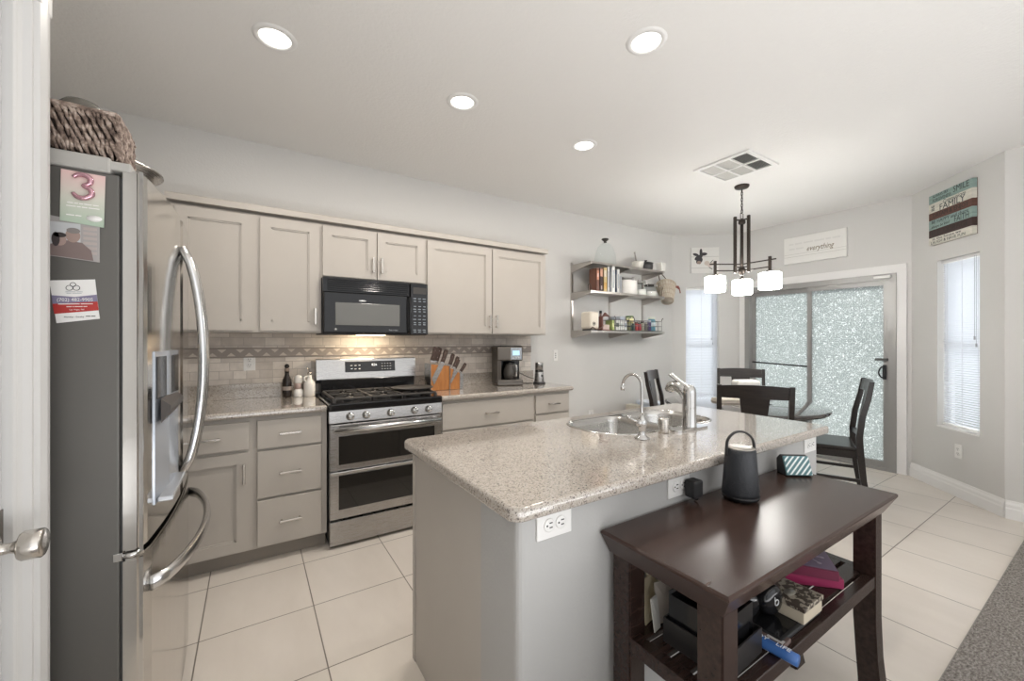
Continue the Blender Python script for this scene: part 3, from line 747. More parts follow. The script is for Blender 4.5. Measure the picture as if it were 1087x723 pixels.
for r in range(rows + 1):
    z = BZ0 + .004 + r * hh - hh * .3
    for side in range(4):
        L = (BX1 - BX0) if side in (0, 1) else (BY1 - BY0); n = int(L / .0072)
        for i in range(n):
            if r == 0 and False: continue
            a = (i + .5) / n; z_ = z + (hh * .5 if i % 2 else 0); ln = hh * 1.2
            z_ = max(z_, BZ0 + .002); ln = min(ln, BZ1 - .004 - z_)
            if ln < .008: continue
            ph_ = random.random() * 6; jit = (random.random() - .5) * .003
            if side == 0: strand(BX0 + L * a + jit, BY0 + .008, 1, 0, 0, -1, z_, ln, ph_)
            elif side == 1: strand(BX0 + L * a + jit, BY1 - .008, 1, 0, 0, 1, z_, ln, ph_)
            elif side == 2: strand(BX1 - .008, BY0 + L * a + jit, 0, 1, 1, 0, z_, ln, ph_)
            else: strand(BX0 + .008, BY0 + L * a + jit, 0, 1, -1, 0, z_, ln, ph_)
build('weave', mb, M['wicker'], wb)
mb = MB()
rim = [(BX0 + .008, BY0 + .008), (BX1 - .008, BY0 + .008), (BX1 - .008, BY1 - .008), (BX0 + .008, BY1 - .008)]
pts = []
for i in range(4):
    a, b = rim[i], rim[(i + 1) % 4]
    for k in range(12): pts.append((a[0] + (b[0] - a[0]) * k / 12, a[1] + (b[1] - a[1]) * k / 12, BZ1 - .004 + .0012 * math.sin(k * 2.1)))
mb.tube(pts, .0065, 8, cyclic=True)
build('rim', mb, M['wicker'], wb)
jl = thing('canister', 'dark glossy canister with banded lid poking out of the wicker basket', 'canister', (-.378, 1.52, BZ0 + .011))
build('body', MB().lathe([(.040, 0), (.044, .01), (.044, .105), (.042, .116), (.040, .118)], (-.378, 1.52, BZ0 + .011), 28), C(.12, .11, .095, .2), jl)
build('lid', MB().lathe([(.045, .1185), (.046, .124), (.046, .134), (.041, .142), (.032, .152), (.012, .158), (0.0005, .159)], (-.378, 1.52, BZ0 + .011), 28), C(.17, .16, .14, .2, .2), jl)
sb = tag(build('steel_bowl', MB().lathe([(.065, 0), (.075, .004), (.125, .075), (.150, .136), (.166, .141), (.166, .146), (.148, .142), (.12, .078), (.07, .008), (.0005, .006)], (-.425, 1.85, 1.7455), 40), M['steel']), 'wide shallow stainless bowl on top of the refrigerator behind the basket', 'bowl')
# ================================================================== RANGE
RX0, RX1 = .411, 1.166
rg = thing('gas_range', 'stainless gas range with double oven and five knobs', 'range', ((RX0 + RX1) / 2, 3.1, 0))
build('body', MB().box(RX0 + .004, RX1 - .004, 2.80, 3.41, .02, .90).box(RX0 + .03, RX1 - .03, 2.84, 3.38, 0, .02), C(.05, .05, .05, .5), rg)
ctp = build('cooktop', MB().box(RX0 - .002, RX1 + .002, 2.757, 3.405, .872, .922, .010, 3).box(RX0 + .02, RX1 - .02, 3.30, 3.405, .915, 1.03, .004), M['black'], rg)
build('fascia', MB().prism([(2.765, .795), (2.760, .80), (2.770, .872), (2.81, .872), (2.81, .795)], 'x', RX0, RX1), M['steel'], rg)
for i, kx in enumerate((.536, .635, .796, .960, 1.064)):
    q = Matrix.Rotation(math.radians(90 - 8), 3, 'X')
    kb = build('knob', MB().lathe([(.026, 0), (.026, .004), (.0225, .008), (.021, .024), (.019, .028), (.0005, .029)], (kx, 2.7655, .834), 24, None, q), M['chrome'], rg)
    build('grip', MB().box(-.004, .004, -.017, .017, .026, .036, .002, mtx=Matrix.Translation((kx, 2.7655, .834)) @ q.to_4x4()), M['steel'], kb)
def oven_door(name, z0, z1, g0, g1, handle):
    d = build(name, MB().box(RX0 + .003, RX1 - .003, 2.764, 2.80, z0, z1, .005, 2), M['steel'], rg)
    build('window', bx(RX0 + .055, RX1 - .055, 2.7615, 2.766, g0, g1, .002), M['ovenglass'], d)
    if handle:
        h = MB().tube([(RX0 + .022, 2.722, handle), (RX1 - .022, 2.722, handle)], .016, 12, flat=((0, 0, 1), 1.15, .8))
        for xx in (RX0 + .045, RX1 - .045): h.box(xx - .014, xx + .014, 2.722, 2.765, handle - .012, handle + .012, .003)
        build('handle', h, M['handle'], d)
    return d
ud = oven_door('oven_door', .494, .788, .530, .712, .757)
build('logo', MB().lathe([(.008, 0), (.008, .001)], (.79, 2.7639, .735), 18, None, Matrix.Rotation(PI / 2, 3, 'X')), C(.3, .3, .3, .3, .6), ud)
ld = oven_door('oven_door', .186, .487, .245, .462, None)
build('rail', bx(RX0 + .003, RX1 - .003, 2.756, 2.766, .470, .487, .003), M['handle'], ld)
build('bottom_drawer', bx(RX0 + .003, RX1 - .003, 2.764, 2.80, .022, .172, .005), M['steel'], rg)
# backguard
bgp = build('backguard', MB().prism([(3.335, 1.028), (3.352, 1.020), (3.372, 1.178), (3.405, 1.183), (3.41, 1.0), (3.36, 1.0)], 'x', RX0 - .004, RX1 + .012, None, .003), M['steel'], rg)
bgp.data.update()
def bgm(x, z): 
    t = (z - 1.02) / .158
    return frame_mtx((x, 3.352 + .02 * t - .0015, z), (1, 0, 0), (0, .125, 1))
cpn = build('control_panel', bx(-.195, .195, -.042, .042, -.002, .002, .001, mtx=bgm(.808, 1.117)), M['black'], bgp)
mb = MB()
for c in range(3):
    for r in range(2): mb.box(-.155 + c * .03, -.140 + c * .03, -.020 + r * .026, -.013 + r * .026, .0015, .0028, mtx=bgm(.808, 1.117))
for c in range(4):
    for r in range(3): mb.box(.085 + c * .022, .094 + c * .022, -.026 + r * .022, -.021 + r * .022, .0015, .0028, mtx=bgm(.808, 1.117))
build('buttons', mb, M['btn'], cpn)
build('clock', MB().text('8:26', .024, bgm(.835, 1.128) @ Matrix.Translation((0, 0, .003)), .0005, M['lcd2']), None, cpn)
# grates + burners
GZ = .952
for gi, (gx0, gx1) in enumerate(((RX0 + .035, RX0 + .268), (RX0 + .274, RX1 - .274), (RX1 - .268, RX1 - .035))):
    mb = MB(); y0, y1 = 2.80, 3.28; t = .0065
    for yy in (y0, (y0 + y1) / 2, y1): mb.box(gx0, gx1, yy - t, yy + t, GZ - .014, GZ, .003)
    for xx in (gx0, gx1): mb.box(xx - t, xx + t, y0, y1, GZ - .014, GZ, .003)
    mid = (gx0 + gx1) / 2
    for yc in ((y0 * .75 + y1 * .25), (y0 * .25 + y1 * .75)):
        for a in range(6):
            an = PI * a / 3 + .3; mb.box(.03, .105, -.005, .005, GZ - .012, GZ, mtx=Matrix.Translation((mid, yc, 0)) @ Matrix.Rotation(an, 4, 'Z'))
    for xx in (gx0, gx1):
        for yy in (y0, y1): mb.box(xx - .009, xx + .009, yy - .009, yy + .009, .9215, GZ - .008)
    build('grate', mb, M['iron'], rg)
    for yc in ((y0 * .75 + y1 * .25), (y0 * .25 + y1 * .75)):
        build('burner', MB().lathe([(.045, .921), (.045, .928), (.036, .930), (.036, .938), (.030, .940), (.0005, .941)], (mid, yc, 0), 20), C(.04, .04, .04, .5), rg)
cm = thing('griddle_pan', 'flat round black griddle on the right rear burner', 'pan', (1.035, 3.02, GZ + .0005))
build('plate', MB().lathe([(.0005, 0), (.125, 0), (.142, .005), (.155, .014), (.157, .017), (.153, .017), (.14, .008), (.12, .005), (.0005, .005)], (1.035, 3.02, GZ + .0005), 40), M['iron'], cm)
build('loop_handle', MB().tube([(1.125, 3.135, .966), (1.135, 3.165, .985), (1.158, 3.165, 1.008), (1.178, 3.14, 1.0), (1.175, 3.10, .967)], .003, 8, smooth=5), C(.15, .14, .13, .4, .7), cm)
# ================================================================== MICROWAVE
MX0, MX1, MYF = .415, 1.172, 3.052; MZ0, MZ1 = 1.366, 1.7665
mw = thing('microwave', 'black over-the-range microwave above the gas range', 'microwave', ((MX0 + MX1) / 2, 3.25, MZ0))
build('body', MB().box(MX0, MX1, MYF + .03, 3.425, MZ0, MZ1, .003), M['blackmat'], mw)
vg = build('vent_grille', MB().box(MX0, 1.022, MYF + .012, MYF + .035, 1.667, MZ1 - .001), M['black'], mw)
mb = MB()
for i in range(6): mb.box(MX0 + .03, 1.015, MYF - .002, MYF + .014, 1.676 + i * .0145, 1.685 + i * .0145, .002)
build('louvres', mb, M['black'], vg)
md = build('door', MB().box(MX0 + .003, 1.008, MYF, MYF + .034, MZ0 + .012, 1.663, .006, 3), M['black'], mw)
build('window', MB().box(.492, .948, MYF - .002, MYF + .004, 1.430, 1.592, .004, 2), M['mwglass'], md)
build('badge', MB().sphere((.675, MYF - .0015, 1.609), .02, 1.4, .15, .32), C(.7, .7, .7, .2, .9), md)
build('logo', MB().lathe([(.0105, 0), (.0105, .002)], (.495, MYF + .0008, 1.400), 20, C(.55, .55, .55, .25, .8), Matrix.Rotation(PI / 2, 3, 'X')).text('Spacemaker', .014, frame_mtx((.90, MYF - .0005, 1.402), (1, 0, 0)), .0004, M['btn']), None, md)
build('handle', MB().tube([(1.018, MYF + .004, 1.655), (1.016, MYF - .022, 1.64), (1.016, MYF - .03, 1.52), (1.016, MYF - .022, 1.40), (1.018, MYF + .004, 1.385)], .0095, 10, smooth=4), M['black'], md)
cpn = build('control_panel', MB().box(1.032, MX1 - .001, MYF + .002, MYF + .034, MZ0 + .004, MZ1 - .001, .004), M['black'], mw)
build('display', bx(1.05, 1.158, MYF + .0005, MYF + .003, 1.685, 1.735), C(.05, .045, .04, .2), cpn)
mb = MB()
for r, z in enumerate((1.648, 1.628, 1.588, 1.566, 1.548, 1.515, 1.487, 1.462, 1.447, 1.405, 1.39)):
    for c in range(3): mb.box(1.052 + c * .038 + (.004 if r % 3 else 0), 1.076 + c * .038, MYF + .0005, MYF + .0025, z - .0035, z + .0035)
build('buttons', mb, C(.24, .27, .30), cpn)
build('task_lamp', bx(.66, .86, 3.12, 3.20, MZ0 - .004, MZ0, .001), mat('task_lamp_glow', (.9, .8, .6), .4, emit=(1, .86, .62), estr=4), mw)
area('cooktop_lamp', (.76, 3.20, MZ0 - .012), (math.radians(20), 0, 0), .24, .07, 2.2, (1, .80, .55))
# ================================================================== BACK COUNTER ITEMS
CT = .9145
def at(prof, c): return [(r, z) for r, z in prof]
g = thing('pepper_mill', 'dark glass pepper bottle with black ball top left of the range', 'pepper mill', (.215, 3.34, CT))
build('bottle', MB().lathe([(.026, 0), (.030, .004), (.030, .05), (.028, .058), (.030, .066), (.031, .10), (.028, .128), (.018, .150), (.0145, .165), (.0145, .185)], (.215, 3.34, CT), 24), C(.022, .016, .013, .12), g)
build('label', MB().lathe([(.0304, .052), (.0306, .056), (.0306, .075), (.0312, .079)], (.215, 3.34, CT), 24, close=False), C(.32, .27, .24), g)
build('neck', MB().lathe([(.0150, .1855), (.0150, .205), (.012, .21)], (.215, 3.34, CT), 18), C(.3, .24, .2, .2), g)
build('stopper', MB().sphere((.215, 3.34, CT + .223), .0165), M['black'], g)
g = thing('salt_shaker', 'small white shaker with pale pink band between dark bottle and white jug', 'shaker', (.287, 3.335, CT))
build('body', MB().lathe([(.029, 0), (.031, .004), (.031, .045), (.024, .052), (.0215, .056)], (.287, 3.335, CT), 24), M['ceramic'], g)
build('band', MB().lathe([(.0215, .0565), (.020, .08), (.0215, .098)], (.287, 3.335, CT), 24), C(.55, .42, .38), g)
build('top', MB().lathe([(.022, .0985), (.026, .105), (.027, .135), (.022, .15), (.010, .158), (.0005, .159)], (.287, 3.335, CT), 24), M['ceramic'], g)
g = thing('oil_jug', 'white ceramic oil jug with steel pourer right beside the range', 'jug', (.360, 3.325, CT))
build('body', MB().lathe([(.036, 0), (.039, .004), (.039, .088), (.034, .104), (.018, .122), (.014, .140), (.014, .152)], (.360, 3.325, CT), 24), M['ceramic'], g)
build('handle', MB().tube([(.346, 3.318, CT + .146), (.326, 3.31, CT + .142), (.324, 3.31, CT + .12), (.338, 3.316, CT + .108)], .005, 8, smooth=4), M['ceramic'], g)
build('pourer', MB().sphere((.360, 3.325, CT + .166), .0155).tube([(.36, 3.325, CT + .172), (.352, 3.32, CT + .20), (.34, 3.312, CT + .212)], .004, 8), M['nickel'], g)
# knife block: two side faces of wood between slanted steel
KB = thing('knife_block', 'orange wood and steel knife block right of the range', 'knife block', (1.36, 3.17, CT), math.radians(4), None, True)
def kbpiece(x0, x1, zl, zr, mm, y0=-.05, y1=.06): return MB().prism([(x0, 0), (x1, 0), (x1, zr), (x0, zl)], 'y', y0, y1, mm, .003)
wood = kbpiece(-.145, .022, .218, .196, M['orangewood']); 
build('wood_block', wood, None, KB)
build('wood_block', kbpiece(.027, .118, .182, .136, M['orangewood'], -.052, .058), None, KB)
mb = MB()
mb.prism([(-.150, 0), (-.146, 0), (-.146, .222), (-.150, .222)], 'y', -.053, .06)
mb.prism([(.022, 0), (.027, 0), (.027, .20), (.022, .20)], 'y', -.056, .06)
mb.prism([(.118, 0), (.150, 0), (.152, .125), (.120, .138)], 'y', -.054, .06, None, .003)
mb.prism([(-.139, .10), (-.075, .218), (-.028, .212), (-.118, .05)], 'y', -.0535, -.049)
mb.prism([(.030, .072), (.062, .166), (.098, .148), (.034, .05)], 'y', -.0555, -.051)
build('steel_panels', mb, M['steel'], KB)
kn0 = thing('kitchen_knife', 'x', 'knife', (0, 0, 0), 0, 'knives in the knife block', True)
hm = Matrix.Rotation(math.radians(17), 4, 'Y')
build('handle', MB().prism([(-.017, .012), (.017, .012), (.019, .085), (.015, .118), (-.015, .122), (-.019, .10), (-.014, .06)], 'y', -.0095, .0095, None, .003), M['knifewood'], kn0)
build('bolster', MB().box(-.016, .016, -.009, .009, -.004, .013, .002), M['steel'], kn0)
build('rivets', MB().cyl((0, -.0102, .04), (0, .0102, .04), .0035, None, 10).cyl((0, -.0102, .09), (0, .0102, .09), .0035, None, 10), M['chrome'], kn0)
spots = [(-.098, .03, .226, 16, 1.08, 'dark-handled knife at the left front of the knife block'), (-.062, .035, .222, 17, 1.08, 'second dark-handled knife from the left in the knife block'),
         (-.030, -.02, .215, 20, 1.0, 'black-handled knife leaning beside the pale steel strip of the knife block'), (.046, .0, .190, 20, .9, 'middle knife of the lower knife block step, left one'),
         (.078, -.015, .172, 24, .86, 'short knife leaning right in the lower knife block step'), (.100, .02, .158, 27, .8, 'small knife behind the leaning one in the lower step'),
         (.140, -.01, .134, 36, .76, 'rightmost knife leaning farthest from the knife block')]
for i, (dx, dy, dz, an, sc, lab) in enumerate(spots):
    o = kn0 if i == 0 else dup(kn0, (0, 0, 0), 0, lab)
    o['label'] = lab; o.location = (1.36 + dx, 3.17 + dy, CT + dz + .004); o.rotation_euler = (0, math.radians(an), 0); o.scale = (sc, sc, sc)
# coffee maker
cf = thing('coffee_maker', 'dark steel drip coffee maker with glass carafe and lit display', 'coffee maker', (2.02, 3.22, CT), math.radians(-20), None, True)
build('tower', MB().box(-.125, .115, .02, .16, 0, .355, .012, 3), C(.10, .088, .078, .3, .6), cf)
build('hood', MB().box(-.125, .115, -.12, .05, .225, .355, .012, 3), C(.13, .115, .10, .28, .7), cf)
build('side_panel', MB().box(-.125, -.085, -.112, .05, .02, .30, .004), C(.09, .078, .068, .3, .6), cf)
build('base', MB().box(-.125, .115, -.13, .05, 0, .055, .010, 3), C(.16, .145, .13, .25, .8), cf)
build('alcove', bx(-.084, .112, .012, .022, .055, .225), M['black'], cf)
build('top_lid', bx(-.118, .108, -.112, .15, .3555, .362, .003), M['black'], cf)
dp = build('display_panel', bx(.0, .104, -.1225, -.1185, .235, .345, .001), C(.30, .32, .34, .25, .8), cf)
build('screen', bx(.018, .082, -.1245, -.122, .275, .318), M['lcd'], dp)
build('buttons', MB().box(.012, .03, -.1245, -.122, .243, .258).box(.04, .06, -.1245, -.122, .243, .258).box(.07, .09, -.1245, -.122, .243, .258), M['btn'], dp)
ca = build('carafe', MB().lathe([(.050, .056), (.060, .062), (.066, .10), (.062, .145), (.048, .180), (.046, .195)], (.012, -.055, 0), 28, close=False), mat('smoked_glass', (.06, .055, .05), .04), cf)
build('lid', MB().lathe([(.048, .195), (.05, .200), (.046, .212), (.0005, .216)], (.012, -.055, 0), 24), M['black'], ca)
build('handle', MB().tube([(.030, -.118, .192), (.046, -.142, .185), (.050, -.150, .14), (.044, -.138, .09), (.030, -.118, .082)], .010, 10, smooth=4, flat=((1, 0, 0), 1, .7)), M['steel'], ca)
gr = thing('coffee_grinder', 'small stainless grinder at the right end of the back counter', 'grinder', (2.31, 3.12, CT), 0, None, True)
build('base', MB().lathe([(.058, 0), (.060, .005), (.056, .014), (.046, .016)], (0, 0, 0), 28), M['blackmat'], gr)
build('body', MB().lathe([(.046, .016), (.047, .02), (.040, .112), (.039, .114)], (0, 0, 0), 28), M['steel'], gr)
build('ring', MB().lathe([(.040, .114), (.041, .117), (.041, .122), (.039, .124)], (0, 0, 0), 28), M['black'], gr)
build('cup', MB().lathe([(.038, .124), (.039, .19), (.037, .198), (.030, .20), (.0005, .201)], (0, 0, 0), 28), M['steel'], gr)
build('switch', MB().box(-.008, .008, -.052, -.040, .07, .085, .002), M['blackmat'], gr)
build('power_cord', MB().tube([(2.125, 3.30, 1.16), (2.20, 3.33, 1.15), (2.225, 3.34, 1.10), (2.17, 3.34, 1.06), (2.12, 3.32, 1.05)], .003, 8, smooth=6).local(cf), M['blackmat'], cf)
build('power_cord', MB().tube([(2.175, 3.36, CT + .12), (2.20, 3.32, CT + .10), (2.26, 3.22, CT + .055), (2.278, 3.16, CT + .045)], .003, 8, smooth=6).tube([(2.175, 3.28, CT + .004), (2.19, 3.20, CT + .004), (2.26, 3.16, CT + .004)], .003, 8, smooth=6).local(gr), M['blackmat'], gr)
# ================================================================== WALL SHELF
SX0, SX1 = 2.985, 4.18; SZ = (1.432, 1.852, 2.158)
ws = thing('wall_shelf', 'three-tier metal wall shelf on the back wall right of the cabinets', 'shelf', (3.58, 3.30, 1.36))
UPX = (2.99, 3.58, 4.165)
for ux in UPX: build('upright', MB().box(ux - .013, ux + .013, 3.422, 3.4395, 1.365, 2.19, .002), M['shelfsteel'], ws)
for z in SZ:
    build('board', MB().box(SX0 - .01, 3.62, 3.115, 3.42, z - .012, z, .002).box(SX0 - .01, 3.62, 3.115, 3.122, z - .024, z - .012), M['shelfsteel'], ws)
    build('board', MB().box(3.622, SX1, 3.115, 3.42, z - .012, z, .002).box(3.622, SX1, 3.115, 3.122, z - .024, z - .012), M['shelfsteel'], ws)
    for ux in UPX:
        bxx = ux if ux < 4.1 else 4.162
        build('bracket', MB().prism([(3.425, z - .082), (3.425, z - .0125), (3.123, z - .0125), (3.123, z - .03)], 'x', bxx - .011, bxx + .011), M['shelfsteel'], ws)
sy = 3.25
def lat(name, prof, c, m, parent=None, seg=24): return build(name, MB().lathe(prof, c, seg), m, parent)
Z2 = SZ[2] + .0006; Z1 = SZ[1] + .0006; Z0 = SZ[0] + .0006
g = thing('glass_cloche', 'clear glass bell jar with dark knob on the top shelf', 'cloche', (3.32, sy, Z2))
build('dome', MB().lathe([(.125, 0), (.125, .01), (.112, .12), (.085, .20), (.045, .245), (.02, .258)], (3.32, sy, Z2), 32, close=False), M['glass'], g)
build('knob', MB().lathe([(.018, .258), (.012, .268), (.03, .282), (.042, .292), (.036, .302), (.012, .306)], (3.32, sy, Z2), 20), C(.07, .065, .06, .25, .6), g)
build('rim', MB().tube([(3.32 + .125 * math.cos(i * PI / 16), sy + .125 * math.sin(i * PI / 16), Z2 + .004) for i in range(32)], .003, 6, cyclic=True), M['glass'], g)
g = thing('mortar', 'pale stone mortar holding a pestle on the top shelf', 'mortar', (3.86, sy, Z2))
lat('bowl', [(.05, 0), (.055, .005), (.068, .07), (.070, .10), (.064, .10), (.055, .03), (.0005, .025)], (3.86, sy, Z2), C(.62, .60, .55), g)
p_ = tag(build('pestle', MB().tube([(3.86, sy, Z2 + .045), (3.815, sy - .01, Z2 + .125), (3.785, sy - .02, Z2 + .19)], [.014, .009, .008], 10).sphere((3.783, sy - .02, Z2 + .195), .012), C(.35, .33, .30, .4)), 'grey pestle standing in the pale mortar on the top shelf', 'pestle')
g = thing('iron_pot', 'dark grey lidded pot between mortar and white pot on the top shelf', 'pot', (4.04, sy + .03, Z2))
lat('pot', [(.06, 0), (.075, .008), (.085, .06), (.085, .10)], (4.04, sy + .03, Z2), C(.05, .05, .05, .45), g)
lat('lid', [(.088, .1005), (.088, .107), (.05, .118), (.012, .122), (.012, .133), (.018, .137), (.018, .142), (.0005, .144)], (4.04, sy + .03, Z2), C(.05, .05, .05, .45), g)
for hp_ in ([(3.965, sy + .0, Z2 + .09), (3.935, sy - .01, Z2 + .095), (3.965, sy + .05, Z2 + .09)], [(4.115, sy + .01, Z2 + .09), (4.145, sy + .02, Z2 + .09), (4.115, sy + .05, Z2 + .09)]):
    build('handle', MB().tube(hp_, .006, 8, smooth=4), C(.05, .05, .05, .45), g)
g = thing('white_planter', 'small square white pot at the right end of the top shelf', 'pot', (4.155, sy + .04, Z2)); g.location = (4.155, sy, Z2)
g2 = MB().prism([(4.125, 0 + Z2), (4.185, 0 + Z2), (4.20, .10 + Z2), (4.112, .10 + Z2)], 'y', sy - .10, sy - .02, None, .004)
build('pot', g2, M['ceramic'], g)
build('soil', bx(4.122, 4.19, sy - .092, sy - .028, Z2 + .1002, Z2 + .1015), C(.25, .22, .18), g)
# middle shelf: books
books = [(3.085, .045, .245, (.17, .075, .05), 'brown cookbook with photo cover at the left end of the shelf books'), (3.135, .05, .25, (.06, .03, .025), 'dark brown book second from the left on the middle shelf'),
         (3.19, .055, .26, (.55, .42, .20), 'tan and yellow book third from the left on the middle shelf'), (3.25, .035, .275, (.62, .61, .58), 'grey-white book in the middle of the shelf books'),
         (3.29, .022, .27, (.30, .31, .33), 'slim grey book left of the tallest white book'), (3.315, .052, .295, (.80, .79, .76), 'tallest white book on the middle shelf'),
         (3.372, .022, .25, (.10, .13, .20), 'slim navy book right of the tallest white book'), (3.398, .04, .26, (.70, .70, .67), 'pale book at the right end of the shelf books'), (3.442, .03, .19, (.45, .46, .47), 'short grey booklet beside the white canister')]
for i, (bx0, bw, bh, col, lab) in enumerate(books):
    o = thing('book', lab, 'book', (bx0 + bw / 2, 3.22, Z1), 0, 'books on the middle wall shelf')
    cov = MB().box(bx0, bx0 + bw - .002, 3.145, 3.149, Z1, Z1 + bh).box(bx0, bx0 + .003, 3.145, 3.255, Z1, Z1 + bh).box(bx0 + bw - .005, bx0 + bw - .002, 3.145, 3.255, Z1, Z1 + bh)
    build('cover', cov, C(*col), o)
    build('pages', bx(bx0 + .003, bx0 + bw - .005, 3.149, 3.252, Z1 + .003, Z1 + bh - .004), C(.70, .67, .60), o)
    mb = MB()
    if i == 0: mb.box(bx0 + .006, bx0 + bw - .008, 3.144, 3.1455, Z1 + .12, Z1 + .22, m=C(.55, .25, .16)).box(bx0 + .014, bx0 + bw - .014, 3.1435, 3.1445, Z1 + .15, Z1 + .19, m=C(.70, .52, .42))
    elif i == 1: mb.box(bx0 + .006, bx0 + bw - .008, 3.144, 3.1455, Z1 + .16, Z1 + .24, m=C(.60, .33, .22)).box(bx0 + .018, bx0 + bw - .018, 3.144, 3.1455, Z1 + .02, Z1 + .06, m=C(.6, .5, .45))
    elif i == 2: mb.box(bx0 + .006, bx0 + bw - .008, 3.144, 3.1455, Z1 + .03, Z1 + .10, m=C(.55, .33, .10)).box(bx0 + .006, bx0 + bw - .008, 3.144, 3.1455, Z1 + .16, Z1 + .23, m=C(.62, .55, .42))
    else: mb.box(bx0 + bw * .35, bx0 + bw * .6, 3.144, 3.1455, Z1 + .05, Z1 + bh - .05, m=C(.30, .32, .38) if col[0] > .4 else C(.6, .6, .6))
    build('spine_print', mb, None, o)
tag(build('wire_stand', MB().tube([(3.02, 3.20, Z1 + .003), (3.02, 3.20, Z1 + .06), (3.035, 3.20, Z1 + .08), (3.055, 3.20, Z1 + .06), (3.055, 3.20, Z1 + .003)], .004, 8, smooth=4).tube([(3.02, 3.26, Z1 + .003), (3.02, 3.20, Z1 + .003), (3.055, 3.20, Z1 + .003), (3.055, 3.26, Z1 + .003)], .004, 8), C(.10, .08, .07, .4, .5)), 'small dark wire stand at the left end of the middle shelf', 'stand')
def canister(lab, x, r, h, bodym, lidm, gl=False):
    g = thing('storage_jar', lab, 'jar', (x, sy, Z1), 0, 'jars on the middle wall shelf')
    if gl:
        build('glass', MB().lathe([(r * .9, 0), (r, .01), (r, h * .85), (r * .85, h * .95), (r * .85, h)], (x, sy, Z1), 24, close=False), M['glass'], g)
        build('contents', MB().lathe([(r * .86, .003), (r * .94, .012), (r * .94, h * .5), (.0005, h * .52)], (x, sy, Z1), 24), M['ceramic'], g)
    else: lat('body', [(r * .94, 0), (r, .008), (r, h * .93), (r * .92, h)], (x, sy, Z1), bodym, g)
    lat('lid', [(r * .86, h + .0005), (r * .9, h + .012), (r * .8, h + .022), (r * .3, h + .028), (.0005, h + .029)], (x, sy, Z1), lidm, g)
    mb = MB()
    for s_ in (-1, 1): mb.tube([(x + s_ * r * .95, sy - .02, Z1 + h * .9), (x + s_ * r * 1.02, sy - .03, Z1 + h + .012), (x + s_ * r * .6, sy - .02, Z1 + h + .03)], .004, 8, smooth=3)
    mb.box(x - r * .25, x + r * .25, sy - r * .95, sy - r * .85, Z1 + h - .01, Z1 + h + .028, .003)
    build('clamp', mb, M['chrome'], g)
    return g
canister('large white canister with metal clamp lid on the middle shelf', 3.66, .125, .165, M['ceramic'], C(.35, .34, .32, .3, .7))
canister('glass jar half full of white powder beside the large canister', 3.895, .080, .155, None, M['steel'], True)
canister('glass jar with dark scoop at the right end of the middle shelf', 4.085, .080, .13, None, C(.07, .065, .06, .3, .5), True)
# tilted woven basket hung on the shelf end
hb = thing('hanging_basket', 'pale woven basket with red bow hanging off the shelf end', 'basket', (4.36, 3.22, 1.90), 0, None, True)
hb.rotation_euler = (math.radians(-24), math.radians(26), 0)
mb = MB(); nseg = 22
def hbp(a, t): r = .075 + .055 * t; return Vector((r * math.cos(a), r * math.sin(a) * .9, -.10 + .24 * t))
for i in range(nseg):
    a = 2 * PI * i / nseg
    mb.tube([hbp(a + .35 * t, t) for t in (0, .33, .66, 1)], .0038, 5)
    mb.tube([hbp(a - .35 * t, t) for t in (0, .33, .66, 1)], .0038, 5)
for t in (0, .25, .5, .75, 1): mb.tube([hbp(2 * PI * i / 24, t) for i in range(24)], .005 if 0 < t < 1 else .008, 6, cyclic=True)
build('weave', mb, M['rattan'], hb)
build('bottom', MB().lathe([(.0005, -.104), (.075, -.104), (.075, -.098)], (0, 0, 0), 24), C(.36, .31, .25), hb)
build('wall', MB().lathe([(.073, -.10), (.124, .135)], (0, 0, 0), 24, None, Matrix.Diagonal((1, .9, 1)), close=False), C(.56, .51, .43), hb)
build('handle', MB().tube([(-.125, 0, .14), (-.13, 0, .24), (-.06, 0, .30), (.03, 0, .28), (.10, 0, .21), (.125, 0, .14)], .006, 8, smooth=4), C(.14, .10, .08), hb)
mb = MB()
for s_ in (-1, 1): mb.sphere((.115 + s_ * .03, -.09, .145 + .008 * s_), .026, 1.2, .5, .7)
mb.sphere((.115, -.10, .145), .014); mb.tube([(.115, -.10, .14), (.13, -.11, .09), (.15, -.10, .06)], .007, 6, smooth=3)
build('bow', mb, C(.27, .08, .06, .6), hb)
build('hook', MB().tube([(4.155, 3.20, 1.8395), (4.19, 3.195, 1.835), (4.215, 3.19, 1.86), (4.222, 3.19, 1.92), (4.245, 3.195, 1.965), (4.262, 3.20, 1.975)], .004, 6, smooth=4).local(hb), C(.14, .10, .08), hb)
# bottom shelf
g = thing('toaster', 'cream toaster with round black dial at the left of the bottom shelf', 'toaster', (3.04, 3.23, Z0))
build('body', MB().box(2.985, 3.115, 3.13, 3.29, Z0 + .012, Z0 + .20, .028, 4), M['cream'], g)
build('feet', MB().box(3.0, 3.10, 3.15, 3.27, Z0, Z0 + .012), M['blackmat'], g)
build('dial', MB().tube([(3.035 + .016 * math.cos(i * PI / 10), 3.129, Z0 + .07 + .016 * math.sin(i * PI / 10)) for i in range(20)], .003, 6, cyclic=True).cyl((3.035, 3.131, Z0 + .07), (3.035, 3.124, Z0 + .07), .006, None, 12), M['blackmat'], g)
build('slots', MB().box(3.022, 3.036, 3.16, 3.26, Z0 + .1995, Z0 + .2005).box(3.068, 3.082, 3.16, 3.26, Z0 + .1995, Z0 + .2005), M['slot'], g)
build('chrome_end', MB().box(3.116, 3.126, 3.15, 3.27, Z0 + .02, Z0 + .18, .004), M['chrome'], g)
